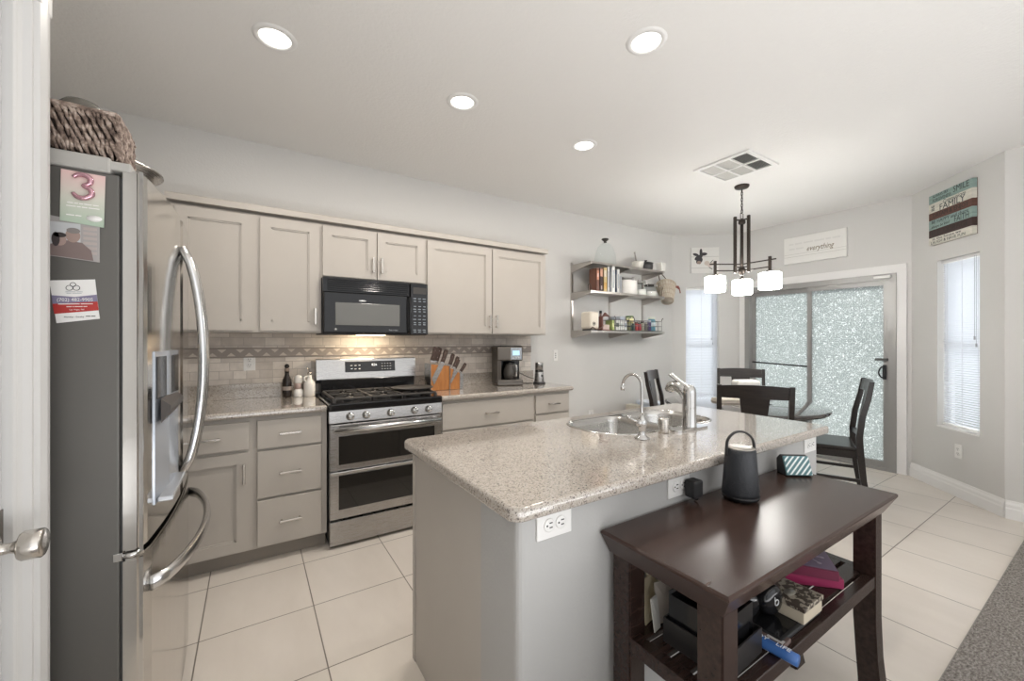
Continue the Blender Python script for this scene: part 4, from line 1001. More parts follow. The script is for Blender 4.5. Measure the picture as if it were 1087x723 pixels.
tag(build('electric_cord', MB().tube([(2.985, 3.128, Z0 + .015), (2.99, 3.10, Z0 + .03), (3.05, 3.112, Z0 + .012), (3.12, 3.105, Z0 + .03), (3.16, 3.12, Z0 + .05)], .005, 8, smooth=6), C(.10, .05, .035)), 'brown cord lying in front of the cream toaster', 'cord')
g = thing('napkin_holder', 'reddish brown wooden napkin holder right of the toaster', 'napkin holder', (3.215, 3.22, Z0))
build('frame', MB().box(3.15, 3.17, 3.13, 3.25, Z0, Z0 + .15, .003).box(3.15, 3.29, 3.13, 3.25, Z0 + .0, Z0 + .012, .003).prism([(3.165, Z0 + .14), (3.215, Z0 + .195), (3.285, Z0 + .15), (3.22, Z0 + .155)], 'y', 3.14, 3.16), C(.14, .05, .035), g)
build('napkins', bx(3.185, 3.285, 3.15, 3.24, Z0 + .0125, Z0 + .065, .004), C(.52, .42, .37), g)
def wire_basket(lab, x0, x1):
    g = thing('wire_basket', lab, 'basket', ((x0 + x1) / 2, 3.22, Z0), 0, 'wire baskets on the bottom wall shelf')
    mb = MB(); y0, y1 = 3.128, 3.32; h = .12
    for z in (Z0 + .004, Z0 + .06, Z0 + h): mb.tube([(x0, y0, z), (x1, y0, z), (x1, y1, z), (x0, y1, z)], .0035, 6, cyclic=True)
    n = 6
    for i in range(n + 1):
        x = x0 + (x1 - x0) * i / n
        mb.tube([(x, y0, Z0 + h), (x, y0, Z0 + .004), (x, y1, Z0 + .004), (x, y1, Z0 + h)], .0025, 6)
    for x in (x0, x1):
        for i in range(1, 4): y = y0 + (y1 - y0) * i / 4; mb.tube([(x, y, Z0 + .004), (x, y, Z0 + h)], .0025, 6)
    build('wires', mb, C(.13, .125, .12, .35, .7), g)
    for x in (x0, x1):
        s_ = -1 if x == x0 else 1
        build('curled_hook', MB().tube([(x, y0, Z0 + h), (x + s_ * .004, y0, Z0 + .145), (x + s_ * .022, y0, Z0 + .158), (x + s_ * .026, y0, Z0 + .145)], .004, 6, smooth=3), C(.13, .125, .12, .35, .7), g)
wire_basket('dark wire basket holding white packets on the bottom shelf', 3.36, 3.57)
wire_basket('dark wire basket holding small jars at the right end of the bottom shelf', 3.66, 4.14)
def packet(name, lab, cat, x0, x1, y0, y1, h, body, print_, grp):
    g = thing(name, lab, cat, ((x0 + x1) / 2, (y0 + y1) / 2, Z0 + .0075), 0, grp)
    build('carton', bx(x0, x1, y0, y1, Z0 + .0075, Z0 + h, .004), C(*body), g)
    build('printing', MB().box(x0 + .006, x1 - .006, y0 - .0008, y0 + .001, Z0 + h * .35, Z0 + h * .7, m=C(*print_)), None, g)
packet('tea_packet', 'green and yellow packet left of the white ones in the wire basket', 'packet', 3.315, 3.35, 3.14, 3.24, .115, (.28, .34, .12), (.62, .60, .32), 'packets on the bottom shelf')
packet('tea_packet', 'white packet with dark print at the left of the wire basket', 'packet', 3.372, 3.43, 3.14, 3.24, .125, (.72, .72, .68), (.12, .14, .12), 'packets on the bottom shelf')
packet('tea_packet', 'white packet in the middle of the wire basket', 'packet', 3.436, 3.495, 3.14, 3.24, .118, (.72, .72, .70), (.40, .44, .42), 'packets on the bottom shelf')
packet('tea_packet', 'white packet at the right of the wire basket', 'packet', 3.50, 3.556, 3.14, 3.24, .122, (.66, .67, .66), (.25, .28, .32), 'packets on the bottom shelf')
g = thing('small_bottle', 'small brown and silver bottle behind the white packets', 'bottle', (3.33, 3.33, Z0))
lat('body', [(.026, 0), (.028, .004), (.028, .13), (.013, .17), (.013, .20)], (3.33, 3.33, Z0), C(.20, .13, .11, .25), g, 16)
lat('cap', [(.015, .2005), (.015, .23), (.0005, .232)], (3.33, 3.33, Z0), M['blackmat'], g, 16)
bxg = thing('storage_tub', 'pale blue-grey plastic tub between the two wire baskets', 'tub', (3.615, 3.34, Z0))
build('tub', MB().box(3.575, 3.655, 3.26, 3.40, Z0, Z0 + .16, .006), C(.52, .56, .64, .35), bxg)
build('lid', bx(3.573, 3.657, 3.258, 3.402, Z0 + .1605, Z0 + .172, .003), C(.60, .64, .70, .35), bxg)
jars = [(3.69, .02, .075, (.05, .09, .08), (.08, .10, .09), 'dark green spice jar at the left of the jar basket'), (3.738, .022, .09, (.30, .05, .05), (.20, .10, .08), 'red spice jar second from the left in the jar basket'),
        (3.79, .022, .085, (.33, .03, .05), (.05, .05, .05), 'crimson spice jar with black cap in the jar basket'), (3.843, .024, .10, (.30, .28, .22), (.10, .09, .08), 'tan spice jar in the middle of the jar basket'),
        (3.90, .026, .09, (.14, .13, .12), (.30, .28, .26), 'dark jar with grey cap in the jar basket'), (3.96, .028, .115, (.08, .06, .14), (.55, .55, .62), 'purple jar with pale cap in the jar basket')]
for x, r, h, c1, c2, lab in jars:
    g = thing('spice_jar', lab, 'jar', (x, 3.17, Z0 + .0075), 0, 'spice jars on the bottom wall shelf')
    lat('glass', [(r * .9, 0), (r, .004), (r, h * .8), (r * .8, h * .88)], (x, 3.17, Z0 + .0075), C(*c1, .25), g, 16)
    lat('cap', [(r * .85, h * .882), (r * .88, h * 1.05), (r * .8, h * 1.08), (.0005, h * 1.085)], (x, 3.17, Z0 + .0075), C(*c2), g, 16)
g = thing('tall_canister', 'green canister with yellow label standing behind the jar basket', 'canister', (3.86, 3.372, Z0))
lat('tin', [(.044, 0), (.044, .175)], (3.86, 3.372, Z0), C(.60, .62, .38), g); lat('lid', [(.046, .1755), (.046, .19), (.0005, .192)], (3.86, 3.372, Z0), C(.16, .24, .10), g)
lat('label', [(.0446, .10), (.0446, .15)], (3.86, 3.372, Z0), C(.75, .70, .35), g)
g = thing('plastic_jar', 'blue and white plastic jar in the right of the jar basket', 'jar', (4.045, 3.20, Z0 + .0075))
lat('jar', [(.042, 0), (.045, .005), (.045, .12), (.038, .14)], (4.045, 3.20, Z0 + .0075), C(.10, .26, .34, .3), g); lat('lid', [(.041, .1405), (.041, .165), (.0005, .167)], (4.045, 3.20, Z0 + .0075), C(.66, .70, .62), g)
lat('label', [(.0455, .05), (.0455, .10)], (4.045, 3.20, Z0 + .0075), C(.55, .62, .64), g)
# ================================================================== ISLAND
IX0, IX1, IY0, IY1 = .565, 2.30, .852, 1.635
isl = thing('kitchen_island', 'kitchen island with greige cabinet end and white-painted half wall', 'island', (1.43, 1.24, 0))
build('cabinet_body', MB().box(IX0 + .004, IX0 + .026, 1.05, IY1, .0, BZ).box(IX1 - .032, IX1 - .01, 1.05, IY1, .0, BZ).box(IX0 + .026, IX1 - .032, IY1 - .02, IY1, .0, BZ).box(IX0 + .026, IX1 - .032, 1.05, IY1 - .02, .08, .10).box(IX0 + .0, IX0 + .02, IY1 - .012, IY1 + .012, 0, BZ), M['cab'], isl)
mb = MB().box(IX0, IX1, IY0, 1.049, 0, BZ)
es = [e for e in mb.bm.edges if abs(e.verts[0].co.z - e.verts[1].co.z) > .5 and e.verts[0].co.y < 1 ]
bmesh.ops.bevel(mb.bm, geom=es, offset=.02, segments=4, affect='EDGES', profile=.5)
build('half_wall', mb, M['pony'], isl)
for (a, b) in ((.62, 1.19), (1.2, 1.62), (1.63, 2.27)):
    d = MB()
    sh = shaker(a, b, .11, .86, 0)
    for v_ in sh.bm.verts: v_.co.y = IY1 + .02 - v_.co.y
    bmesh.ops.recalc_face_normals(sh.bm, faces=sh.bm.faces[:])
    build('door', sh, M['cab'], isl)
# granite top with a cut-out for the sink (filled 2-D outline, extruded and rounded)
def rrect(x0, x1, y0, y1, r, n=8, rs=None):
    out = []; rs = rs or (r, r, r, r)
    for (cx, cy, a0, rr) in ((x1, y1, 0, rs[0]), (x0, y1, 90, rs[1]), (x0, y0, 180, rs[2]), (x1, y0, 270, rs[3])):
        ccx = cx - rr if cx == x1 else cx + rr; ccy = cy - rr if cy == y1 else cy + rr
        for i in range(n + 1):
            a = math.radians(a0 + 90 * i / n); out.append((ccx + rr * math.cos(a), ccy + rr * math.sin(a)))
    return out
SKX0, SKX1, SKY0, SKY1 = 1.275, 2.04, 1.185, 1.575
sinkout = rrect(SKX0, SKX1, SKY0, SKY1, .15, 10, (.13, .13, .18, .12))
cu = bpy.data.curves.new('top_outline', 'CURVE'); cu.dimensions = '2D'; cu.fill_mode = 'BOTH'; cu.extrude = .0075; cu.bevel_depth = .0115; cu.bevel_resolution = 4
for pts in (rrect(.525 + .0115, 2.345 - .0115, .812 + .0115, 1.665 - .0115, .028, 6), [(x, y) for x, y in rrect(SKX0 - .008, SKX1 + .008, SKY0 - .008, SKY1 + .008, .15, 10, (.138, .138, .188, .128))]):
    sp = cu.splines.new('POLY'); sp.points.add(len(pts) - 1); sp.use_cyclic_u = True
    for i, (x, y) in enumerate(pts): sp.points[i].co = (x, y, 0, 1)
tmp = bpy.data.objects.new('top_outline_tmp', cu); COL.objects.link(tmp)
me = bpy.data.meshes.new_from_object(tmp.evaluated_get(bpy.context.evaluated_depsgraph_get()))
bpy.data.objects.remove(tmp)
mb = MB(); mb.bm.from_mesh(me); bpy.data.meshes.remove(me)
for v_ in mb.bm.verts: v_.co.z += .914 - .019
bmesh.ops.remove_doubles(mb.bm, verts=mb.bm.verts[:], dist=.0002)
for f in mb.bm.faces: f.material_index = 0
it = tag(build('island_countertop', mb, M['granite']), 'large speckled granite countertop on the island with sink cut-out', 'countertop')
# sink
sk = thing('kitchen_sink', 'double-bowl stainless steel sink set into the island', 'sink', (1.66, 1.38, .72))
ZR = .9155
def bowl(x0, x1, y0, y1, r4, depth):
    mb = MB(); levels = [(0, 0, 0), (.006, -.008, 0), (.012, -.03, 0), (.02, -depth + .03, 0), (.05, -depth, 0)]
    rings = []
    for ins, dz, _ in levels:
        pts = rrect(x0 + ins, x1 - ins, y0 + ins, y1 - ins, 0, 8, [max(.02, r - ins) for r in r4])
        rings.append([mb.bm.verts.new((x, y, ZR - .003 + dz)) for x, y in pts])
    n = len(rings[0])
    for i in range(len(rings) - 1):
        for k in range(n): f = mb.bm.faces.new((rings[i][k], rings[i + 1][k], rings[i + 1][(k + 1) % n], rings[i][(k + 1) % n])); f.smooth = True
    mb.bm.faces.new(rings[-1][::-1])
    bmesh.ops.recalc_face_normals(mb.bm, faces=mb.bm.faces[:])
    for f in mb.bm.faces: f.normal_flip()
    return mb
B1 = (SKX0 + .006, 1.668, SKY0 + .006, SKY1 - .006); B2 = (1.69, SKX1 - .006, SKY0 + .006, SKY1 - .006)
b1 = build('bowl', bowl(*B1, (.06, .124, .174, .06), .19), M['sink'], sk)
b2 = build('bowl', bowl(*B2, (.124, .06, .06, .114), .17), M['sink'], sk)
for b, cx_, dpt in ((b1, 1.47, .19), (b2, 1.86, .17)): build('drain', MB().lathe([(.0005, .001), (.03, .001), (.042, .004), (.045, .002)], (cx_, 1.38, ZR - .003 - dpt), 24, close=False), M['chrome'], b)
mb = MB(); pts = rrect(SKX0, SKX1, SKY0, SKY1, 0, 10, (.13, .13, .18, .12))
mb.tube([(x, y, ZR - .002) for x, y in pts], .005, 6, cyclic=True).box(1.668, 1.69, SKY0 + .006, SKY1 - .006, ZR - .03, ZR - .003, .003)
build('rim', mb, M['sink'], sk)
# taps
IT = .9145
f = thing('filter_faucet', 'slim gooseneck chrome drinking-water faucet at the left of the sink', 'faucet', (1.365, 1.128, IT))
build('base', MB().lathe([(.030, 0), (.030, .004), (.020, .010), (.014, .02), (.016, .04), (.021, .06), (.021, .075), (.012, .088), (.009, .10)], (1.365, 1.128, IT), 24), M['chrome'], f)
build('spout', MB().tube([(1.365, 1.128, IT + .095), (1.365, 1.128, IT + .20), (1.365, 1.135, IT + .24), (1.365, 1.165, IT + .263), (1.365, 1.20, IT + .258), (1.365, 1.225, IT + .235), (1.365, 1.232, IT + .205)], .0062, 10, smooth=5).cyl((1.365, 1.2315, IT + .212), (1.365, 1.233, IT + .19), .0085), M['chrome'], f)
build('lever', MB().sphere((1.350, 1.128, IT + .066), .016).tube([(1.345, 1.13, IT + .07), (1.318, 1.155, IT + .086)], [.008, .005], 8).sphere((1.318, 1.155, IT + .088), .009), M['chrome'], f)
tag(build('air_gap', MB().lathe([(.022, 0), (.0225, .003), (.0225, .058), (.020, .064), (.0005, .066)], (1.535, 1.150, IT), 24), M['nickel']), 'short brushed-steel cylinder between the two faucets', 'air gap')
f = thing('kitchen_faucet', 'thick chrome pull-out kitchen faucet with top lever right of the sink', 'faucet', (1.70, 1.135, IT))
build('deck_plate', MB().prism(rrect(1.58, 1.82, 1.105, 1.165, .03, 6), 'z', IT, IT + .008, None), M['chrome'], f)
build('column', MB().lathe([(.033, .008), (.031, .014), (.030, .10), (.030, .165), (.028, .185), (.018, .20), (.0005, .204)], (1.70, 1.135, IT), 28), M['chrome'], f)
build('spout', MB().tube([(1.70, 1.135, IT + .13), (1.697, 1.160, IT + .172), (1.692, 1.195, IT + .192), (1.688, 1.222, IT + .188), (1.686, 1.232, IT + .168)], [.028, .027, .025, .024, .022], 14, smooth=4), M['chrome'], f)
build('spray_face', MB().cyl((1.686, 1.232, IT + .1685), (1.686, 1.2335, IT + .164), .016), C(.25, .24, .23, .4, .5), f)
build('lever', MB().tube([(1.70, 1.145, IT + .192), (1.695, 1.185, IT + .216), (1.690, 1.228, IT + .246)], [.013, .011, .013], 8, smooth=4, flat=((1, 0, 0), 1.3, .6)), M['chrome'], f)
# island outlets and adapter
outlet('white sideways outlet on the half wall near the island corner', (.678, IY0 - .0005, .836), (0, 0, -1), (1, 0, 0))
outlet('white sideways outlet with a black adapter plugged in above the console table', (1.212, IY0 - .0005, .834), (0, 0, -1), (1, 0, 0))
outlet('white sideways outlet behind the striped speaker at the far end of the island', (2.205, IY0 - .0005, .836), (0, 0, -1), (1, 0, 0))
ad = thing('power_adapter', 'black cube power adapter plugged into the island outlet', 'adapter', (1.262, .815, .80))
build('housing', bx(1.226, 1.274, .797, .838, .797, .855, .007, 3), M['blackmat'], ad)
build('prongs', MB().box(1.240, 1.246, .838, .8425, .82, .832).box(1.252, 1.258, .838, .8425, .82, .832), M['chrome'], ad)
build('cord', MB().tube([(1.260, .81, .798), (1.262, .81, .788), (1.265, .825, .7835)], .0028, 6, smooth=3), M['blackmat'], ad)
# ================================================================== CONSOLE TABLE
TX0, TX1, TY0, TY1, TZ = .842, 1.922, .470, .842, .78
con = thing('console_table', 'worn dark brown console table with slatted shelf against the island', 'table', ((TX0 + TX1) / 2, (TY0 + TY1) / 2, 0))
mb = MB(); i0 = .032
lv = [(0, TZ), (-.004, TZ - .006), (.028, TZ - .066)]
top = []
for ins, z in ((.004, TZ), (0, TZ - .004), (0, TZ - .010), (i0, TZ - .070)):
    top.append([mb.bm.verts.new(p) for p in ((TX0 + ins, TY0 + ins, z), (TX1 - ins, TY0 + ins, z), (TX1 - ins, TY1 - min(ins, .004), z), (TX0 + ins, TY1 - min(ins, .004), z))])
mb.bm.faces.new(top[0]); mb.bm.faces.new(top[-1][::-1])
for a, b in zip(top, top[1:]):
    for k in range(4): mb.bm.faces.new((a[k], b[k], b[(k + 1) % 4], a[(k + 1) % 4]))
bmesh.ops.recalc_face_normals(mb.bm, faces=mb.bm.faces[:])
build('tabletop', mb, M['worn'], con)
def cleg(sx_, sy_):
    mb = MB(); w = .064
    ox = TX0 + i0 + .004 if sx_ < 0 else TX1 - i0 - .004 ; oy = TY0 + i0 + .002 if sy_ < 0 else TY1 - .012
    rings = []
    for z, fl, ww in ((TZ - .070, .0, w), (.34, 0.0, w), (.20, .004, w * .97), (.12, .010, w * 1.0), (.05, .020, w * 1.12), (0, .030, w * 1.22)):
        xo = ox + sx_ * fl; yo = oy + sy_ * fl * (1 if sy_ < 0 else 0); xi = xo - sx_ * ww; yi = yo - sy_ * ww
        rings.append([mb.bm.verts.new(p) for p in ((xo, yo, z), (xi, yo, z), (xi, yi, z), (xo, yi, z))])
    for a, b in zip(rings, rings[1:]):
        for k in range(4): mb.bm.faces.new((a[k], a[(k + 1) % 4], b[(k + 1) % 4], b[k]))
    mb.bm.faces.new(rings[0]); mb.bm.faces.new(rings[-1][::-1])
    bmesh.ops.recalc_face_normals(mb.bm, faces=mb.bm.faces[:])
    bmesh.ops.bevel(mb.bm, geom=[e for e in mb.bm.edges if abs(e.verts[0].co.z - e.verts[1].co.z) > .02], offset=.004, segments=2, affect='EDGES')
    return mb
for sx_ in (-1, 1):
    for sy_ in (-1, 1): build('leg', cleg(sx_, sy_), M['espresso'], con)
SHZ = .50
lx0, lx1, ly0, ly1 = TX0 + .10, TX1 - .10, TY0 + .036, TY1 - .014
shf = build('shelf', MB().box(lx0 - .04, lx1 + .04, ly0, ly0 + .03, SHZ - .04, SHZ - .0005, .002).box(lx0 - .04, lx1 + .04, ly1 - .03, ly1, SHZ - .04, SHZ - .0005, .002)
            .box(lx0 - .062, lx0 - .026, ly0 + .03, ly1 - .03, SHZ - .04, SHZ - .0005, .002).box(lx1 + .026, lx1 + .062, ly0 + .03, ly1 - .03, SHZ - .04, SHZ - .0005, .002), M['espresso'], con)
for k in range(4):
    ya = ly0 + .04 + k * .0655
    build('slat', bx(lx0 - .027, lx1 + .027, ya, ya + .052, SHZ - .016, SHZ, .002), M['espresso'], shf)
# on top
sp_ = thing('portable_speaker', 'dark grey cylindrical speaker with carry handle on the console table', 'speaker', (1.405, .745, TZ), math.radians(-30), None, True)
build('base_ring', MB().lathe([(.046, .0004), (.052, .004), (.0575, .012), (.058, .02)], (0, 0, 0), 36), M['black'], sp_)
def grille():
    m = mat('speaker_grille', (.018, .020, .024), .45); n = N(m); v = n.n('TexVoronoi'); v.inputs['Scale'].default_value = 330; n.l(n.obj(), v.inputs['Vector']); n.bump(v.outputs['Distance'], .5, .002); return m
build('grille', MB().lathe([(.058, .02), (.0575, .03), (.053, .085), (.0485, .150), (.0475, .168), (.044, .175)], (0, 0, 0), 36), grille(), sp_)
build('top_dish', MB().lathe([(.044, .175), (.042, .178), (.030, .181), (.0005, .182)], (0, 0, 0), 36), C(.33, .31, .28, .35, .6), sp_)
build('carry_handle', MB().tube([(-.048, 0, .150), (-.049, 0, .175), (-.044, 0, .205), (-.02, 0, .228), (.012, 0, .229), (.040, 0, .208), (.048, 0, .178), (.048, 0, .152)], .0048, 8, smooth=4, flat=((0, 1, 0), 1.5, .8)), M['blackmat'], sp_)
ck = thing('striped_speaker', 'small black block speaker with diagonally striped teal front on the console table', 'speaker', (1.845, .77, TZ + .006), math.radians(-36), None, True)
ck.location = (1.835, .742, TZ + .0005); ck.scale = (.88, .88, .92)
tilt = Matrix.Translation((0, 0, .002)) @ Matrix.Rotation(math.radians(-24), 4, 'X')
build('case', MB().prism([(.004, 0), (.037, .080), (.052, .083), (.078, .060), (.074, 0)], 'x', -.058, .058, None, .004), M['blackmat'], ck)
sf = build('front_panel', MB().box(-.057, .057, -.008, .001, .001, .084, .004, 2, mtx=tilt), C(.10, .21, .23, .4), ck)
mb = MB()
for i in range(-4, 6):
    xa = i * .0235
    P0 = [(xa - .045, .004), (xa - .036, .004), (xa + .036 + .004, .081), (xa + .027 + .004, .081)]
    # clip against the panel
    def clip(poly, xlim, keep):
        out = []
        for a, b in zip(poly, poly[1:] + poly[:1]):
            ia, ib = keep(a[0]), keep(b[0])
            if ia: out.append(a)
            if ia != ib: t = (xlim - a[0]) / (b[0] - a[0]); out.append((xlim, a[1] + t * (b[1] - a[1])))
        return out
    P1 = clip(P0, -.054, lambda q: q >= -.054)
    if len(P1) > 2: P1 = clip(P1, .054, lambda q: q <= .054)
    if len(P1) > 2:
        nb = MB().prism(P1, 'y', -.0092, -.0075)
        for v_ in nb.bm.verts: v_.co = tilt @ v_.co
        me = bpy.data.meshes.new('tmp'); nb.bm.to_mesh(me); mb.bm.from_mesh(me); bpy.data.meshes.remove(me)
build('stripes', mb, C(.80, .86, .86, .4), sf)
# on the slatted shelf
sz = SHZ + .0068 - .006
bn = thing('black_tray', 'shallow black tray at the left of the slatted shelf, holding a taller black box', 'tray', (1.09, .62, sz), math.radians(3), None, True)
def openbox(x, y, h, t=.004): return MB().box(-x, x, -y, y, 0, t).box(-x, x, -y, -y + t, t, h).box(-x, x, y - t, y, t, h).box(-x, -x + t, -y + t, y - t, t, h).box(x - t, x, -y + t, y - t, t, h)
bn.location = (1.04, .628, SHZ + .0005)
build('tray', openbox(.088, .088, .065), C(.022, .020, .020, .35), bn)
bn2 = thing('black_box', 'glossy black open box sitting inside the lower black tray', 'box', (1.038, .631, SHZ + .005), math.radians(3), None, True)
build('box', openbox(.076, .074, .125), M['black'], bn2)
build('flap', MB().box(-.076, .076, .070, .074, .1252, .134), C(.05, .05, .05), bn2)
tag(build('cable_bundle', MB().tube([(1.0, .645, SHZ + .018), (1.02, .61, SHZ + .06), (1.055, .64, SHZ + .10), (1.08, .66, SHZ + .125), (1.045, .67, SHZ + .118), (1.02, .63, SHZ + .125), (1.07, .61, SHZ + .12)], .005, 8, smooth=5), M['blackmat']), 'coiled black cable inside the glossy black box', 'cable')
env = [(.99, .782, 22, .075, .10, (.60, .52, .36), 'tan envelope leaning at the back left of the slatted shelf'), (1.045, .792, 8, .10, .12, (.66, .60, .44), 'cream envelope standing behind the black box'),
       (1.03, .755, -6, .085, .095, (.62, .56, .50), 'pale pink envelope in front of the cream ones'), (.970, .812, -4, .045, .135, (.38, .05, .04), 'red paper sticking up behind the envelopes'), (.968, .745, 20, .035, .075, (.70, .68, .64), 'white envelope at the left edge of the slatted shelf')]
for x, y, a, w, h, c, lab in env:
    o = thing('envelope', lab, 'envelope', (x, y, SHZ + .0006), 0, 'loose papers on the slatted shelf', True)
    T = Matrix.Rotation(math.radians(a * .5), 4, 'Z') @ Matrix.Rotation(math.radians(-8), 4, 'X')
    build('envelope_body', MB().box(-w / 2, w / 2, -.001, .001, .001, h * 1.2, mtx=T), C(*c), o)
    build('envelope_flap', MB().prism([(-w / 2 + .002, h * 1.2 - .002), (0, h * .65), (w / 2 - .002, h * 1.2 - .002)], 'y', -.0022, -.001), C(c[0] * .9, c[1] * .9, c[2] * .9), o)
    fl = [q for q in bpy.data.objects if q.parent == o][-1]
    for vv in fl.data.vertices: vv.co = T @ vv.co
lp = thing('tablet_case', 'flat black tablet case lying on the middle of the slatted shelf', 'case', (1.315, .610, SHZ + .0006), math.radians(0), None, True)
build('shell', MB().box(-.12, .125, -.085, .085, 0, .014, .004), M['blackmat'], lp); build('screen', bx(-.11, .115, -.075, .075, .0135, .0148), M['black'], lp)
hp = thing('headphones', 'glossy black over-ear headphones on the tablet case', 'headphones', (1.245, .622, SHZ + .016), math.radians(-20), None, True)
for s_ in (-1, 1):
    c = (.045 * s_, -.01, .046)
    rot = Matrix.Rotation(math.radians(90), 3, 'X') @ Matrix.Rotation(math.radians(12 * s_), 3, 'Y')
    e = build('ear_cup', MB().lathe([(.032, -.026), (.042, -.018), (.045, -.004), (.042, .010), (.034, .018), (.020, .021), (.0005, .022)], c, 28, None, rot), M['black'], hp)
    if True:
        mt = Matrix.Translation(c) @ rot.to_4x4()
        build('logo', MB().tube([mt @ Vector((.008 * math.cos(i * PI / 9), .008 * math.sin(i * PI / 9), .022)) for i in range(18)], .0015, 6, cyclic=True).tube([mt @ Vector((-.008, 0, .0225)), mt @ Vector((-.008, .017, .0215))], .0015, 6), C(.55, .55, .55, .3), e)
build('headband', MB().tube([(-.048, .0, .085), (-.052, .03, .105), (-.03, .06, .118), (0, .07, .121), (.03, .06, .118), (.052, .03, .105), (.048, 0, .085)], .009, 8, smooth=5, flat=((0, 0, 1), .6, 1.3)), M['black'], hp)
def damask():
    m = mat('damask_paper', (.3, .25, .2), .45); n = N(m); v = n.obj(); n.base(n.ramp(n.noise(v, 60, 3, .6), [(.44, (.06, .045, .035)), (.52, (.34, .30, .24))], 'CONSTANT')); return m
kp = thing('keepsake_box', 'brown damask-patterned box with oval label on the slatted shelf', 'box', (1.372, .572, SHZ + .016), math.radians(0), None, True)
build('box', MB().box(-.059, .059, -.053, .05, 0, .034, .002), C(.50, .44, .34), kp)
build('lid', MB().box(-.062, .062, -.056, .053, .0345, .048, .002), damask(), kp)
mb = MB().lathe([(.0005, .0492), (.022, .0492), (.022, .0482)], (0, 0, 0), 24, None, Matrix.Diagonal((1, .62, 1)))
for v_ in mb.bm.verts: v_.co += Vector((-.01, .005, 0))
build('oval_label', mb, C(.30, .28, .24, .4, .5), kp)
tag(build('note_card', bx(1.438, 1.475, .54, .575, SHZ + .0006, SHZ + .003), C(.66, .62, .48)), 'small cream card lying on the slats right of the patterned box', 'card')
for i, (dx, dz, col, rot, lab) in enumerate(((0, 0, (.24, .012, .065), 4, 'crimson binder at the bottom of the pair on the right of the shelf'), (-.012, .034, (.13, .012, .04), -6, 'dark red binder with purple flowered cover on top of the pair'))):
    o = thing('binder', lab, 'binder', (1.645 + dx, .655, SHZ + .0006 + dz), math.radians(rot - 50), 'binders on the slatted shelf', True)
    build('cover', MB().box(-.085, .085, -.085, .085, 0, .004, .001).box(-.085, .085, -.085, .085, .028, .032, .001).box(-.085, .085, -.085, -.081, .004, .028), C(*col, .35), o)
    build('pages', bx(-.080, .080, -.0805, .080, .0045, .0275), C(.24, .02, .06) if i == 0 else C(.16, .02, .05), o)
    if i == 1:
        build('flowered_cover', bx(-.06, .083, -.08, .083, .0322, .0332), C(.20, .15, .22), o)
        mb = MB()
        for k in range(7):
            a = k * .9; mb.tube([(.01, .0, .0336), (.01 + .05 * math.cos(a), .06 * math.sin(a), .0338)], .0018, 5).sphere((.01 + .05 * math.cos(a), .06 * math.sin(a), .0338), .007, 1, 1, .15, 8)
        build('flower_print', mb, C(.42, .36, .44), o)
mg = thing('magazine', 'glossy brown magazine under the headphones, sticking out over the shelf edge', 'magazine', (1.36, .52, SHZ + .0165), math.radians(28), None, True)
mg.location = (1.335, .53, SHZ + .0165); mg.location.z = SHZ + .0165
mg.location = (1.195, .60, SHZ + .0006); mg.rotation_euler = (0, 0, math.radians(-86))
build('cover', MB().box(-.12, .085, -.02, .032, 0, .012, .003), C(.14, .10, .09, .25), mg)
build('print', MB().box(.04, .08, -.012, .004, .0121, .0127, m=C(.5, .48, .46)).box(-.03, .0, -.012, -.006, .0121, .0127, m=C(.45, .3, .28)), None, mg)
bk = thing('blue_booklet', 'rolled blue booklet with white lettering jutting over the front shelf rail', 'booklet', (1.150, .565, SHZ + .0152), math.radians(-86), None, True)
rollm = Matrix.Identity(3)
build('roll', MB().tube([(-.09, 0, 0), (.0, 0, 0), (.095, 0, 0)], .0145, 16, smooth=3), C(.045, .13, .36, .35), bk)
for t_, x_ in (('JOY', .01), ('LIFE', .062)): build('lettering', MB().text(t_, .02, Matrix.Translation((x_, .0, .0146)), .0005, C(.75, .78, .82)), None, bk)
# ================================================================== DINING
DC = (3.77, 1.99)
dt = thing('dining_table', 'round dark dining table under the chandelier', 'table', (*DC, 0), 0, None, True)
build('tabletop', MB().lathe([(.60, .712), (.645, .718), (.655, .735), (.652, .748), (.64, .752), (.0005, .752)], (0, 0, 0), 64), M['tablewood'], dt)
build('apron', MB().lathe([(.50, .64), (.50, .711)], (0, 0, 0), 48), M['chairwood'], dt)
build('pedestal', MB().lathe([(.15, .03), (.14, .06), (.09, .10), (.075, .35), (.10, .58), (.20, .639)], (0, 0, 0), 32), M['chairwood'], dt)
for k in range(4):
    a = PI / 4 + k * PI / 2
    build('foot', MB().tube([(.08 * math.cos(a), .08 * math.sin(a), .10), (.20 * math.cos(a), .20 * math.sin(a), .06), (.32 * math.cos(a), .32 * math.sin(a), .025)], [.05, .04, .026], 8, smooth=3), M['chairwood'], dt)
# chair: local +y is its front
ch = thing('dining_chair', 'x', 'chair', (0, 0, 0), 0, 'dining chairs around the round table', True)
W2 = .225
def post(sx_):
    mb = MB(); rings = []
    for y, z, dd in ((-.27, 0, .019), (-.235, .22, .020), (-.215, .43, .023), (-.210, .56, .021), (-.228, .72, .020), (-.262, .86, .019), (-.285, 1.0, .016)):
        x = sx_ * W2; rings.append([mb.bm.verts.new(p) for p in ((x - .016, y - dd, z), (x + .016, y - dd, z), (x + .016, y + dd, z), (x - .016, y + dd, z))])
    for a, b in zip(rings, rings[1:]):
        for k in range(4): mb.bm.faces.new((a[k], b[k], b[(k + 1) % 4], a[(k + 1) % 4]))
    mb.bm.faces.new(rings[0]); mb.bm.faces.new(rings[-1][::-1]); bmesh.ops.recalc_face_normals(mb.bm, faces=mb.bm.faces[:]); return mb
for s_ in (-1, 1): build('rear_post', post(s_), M['chairwood'], ch)
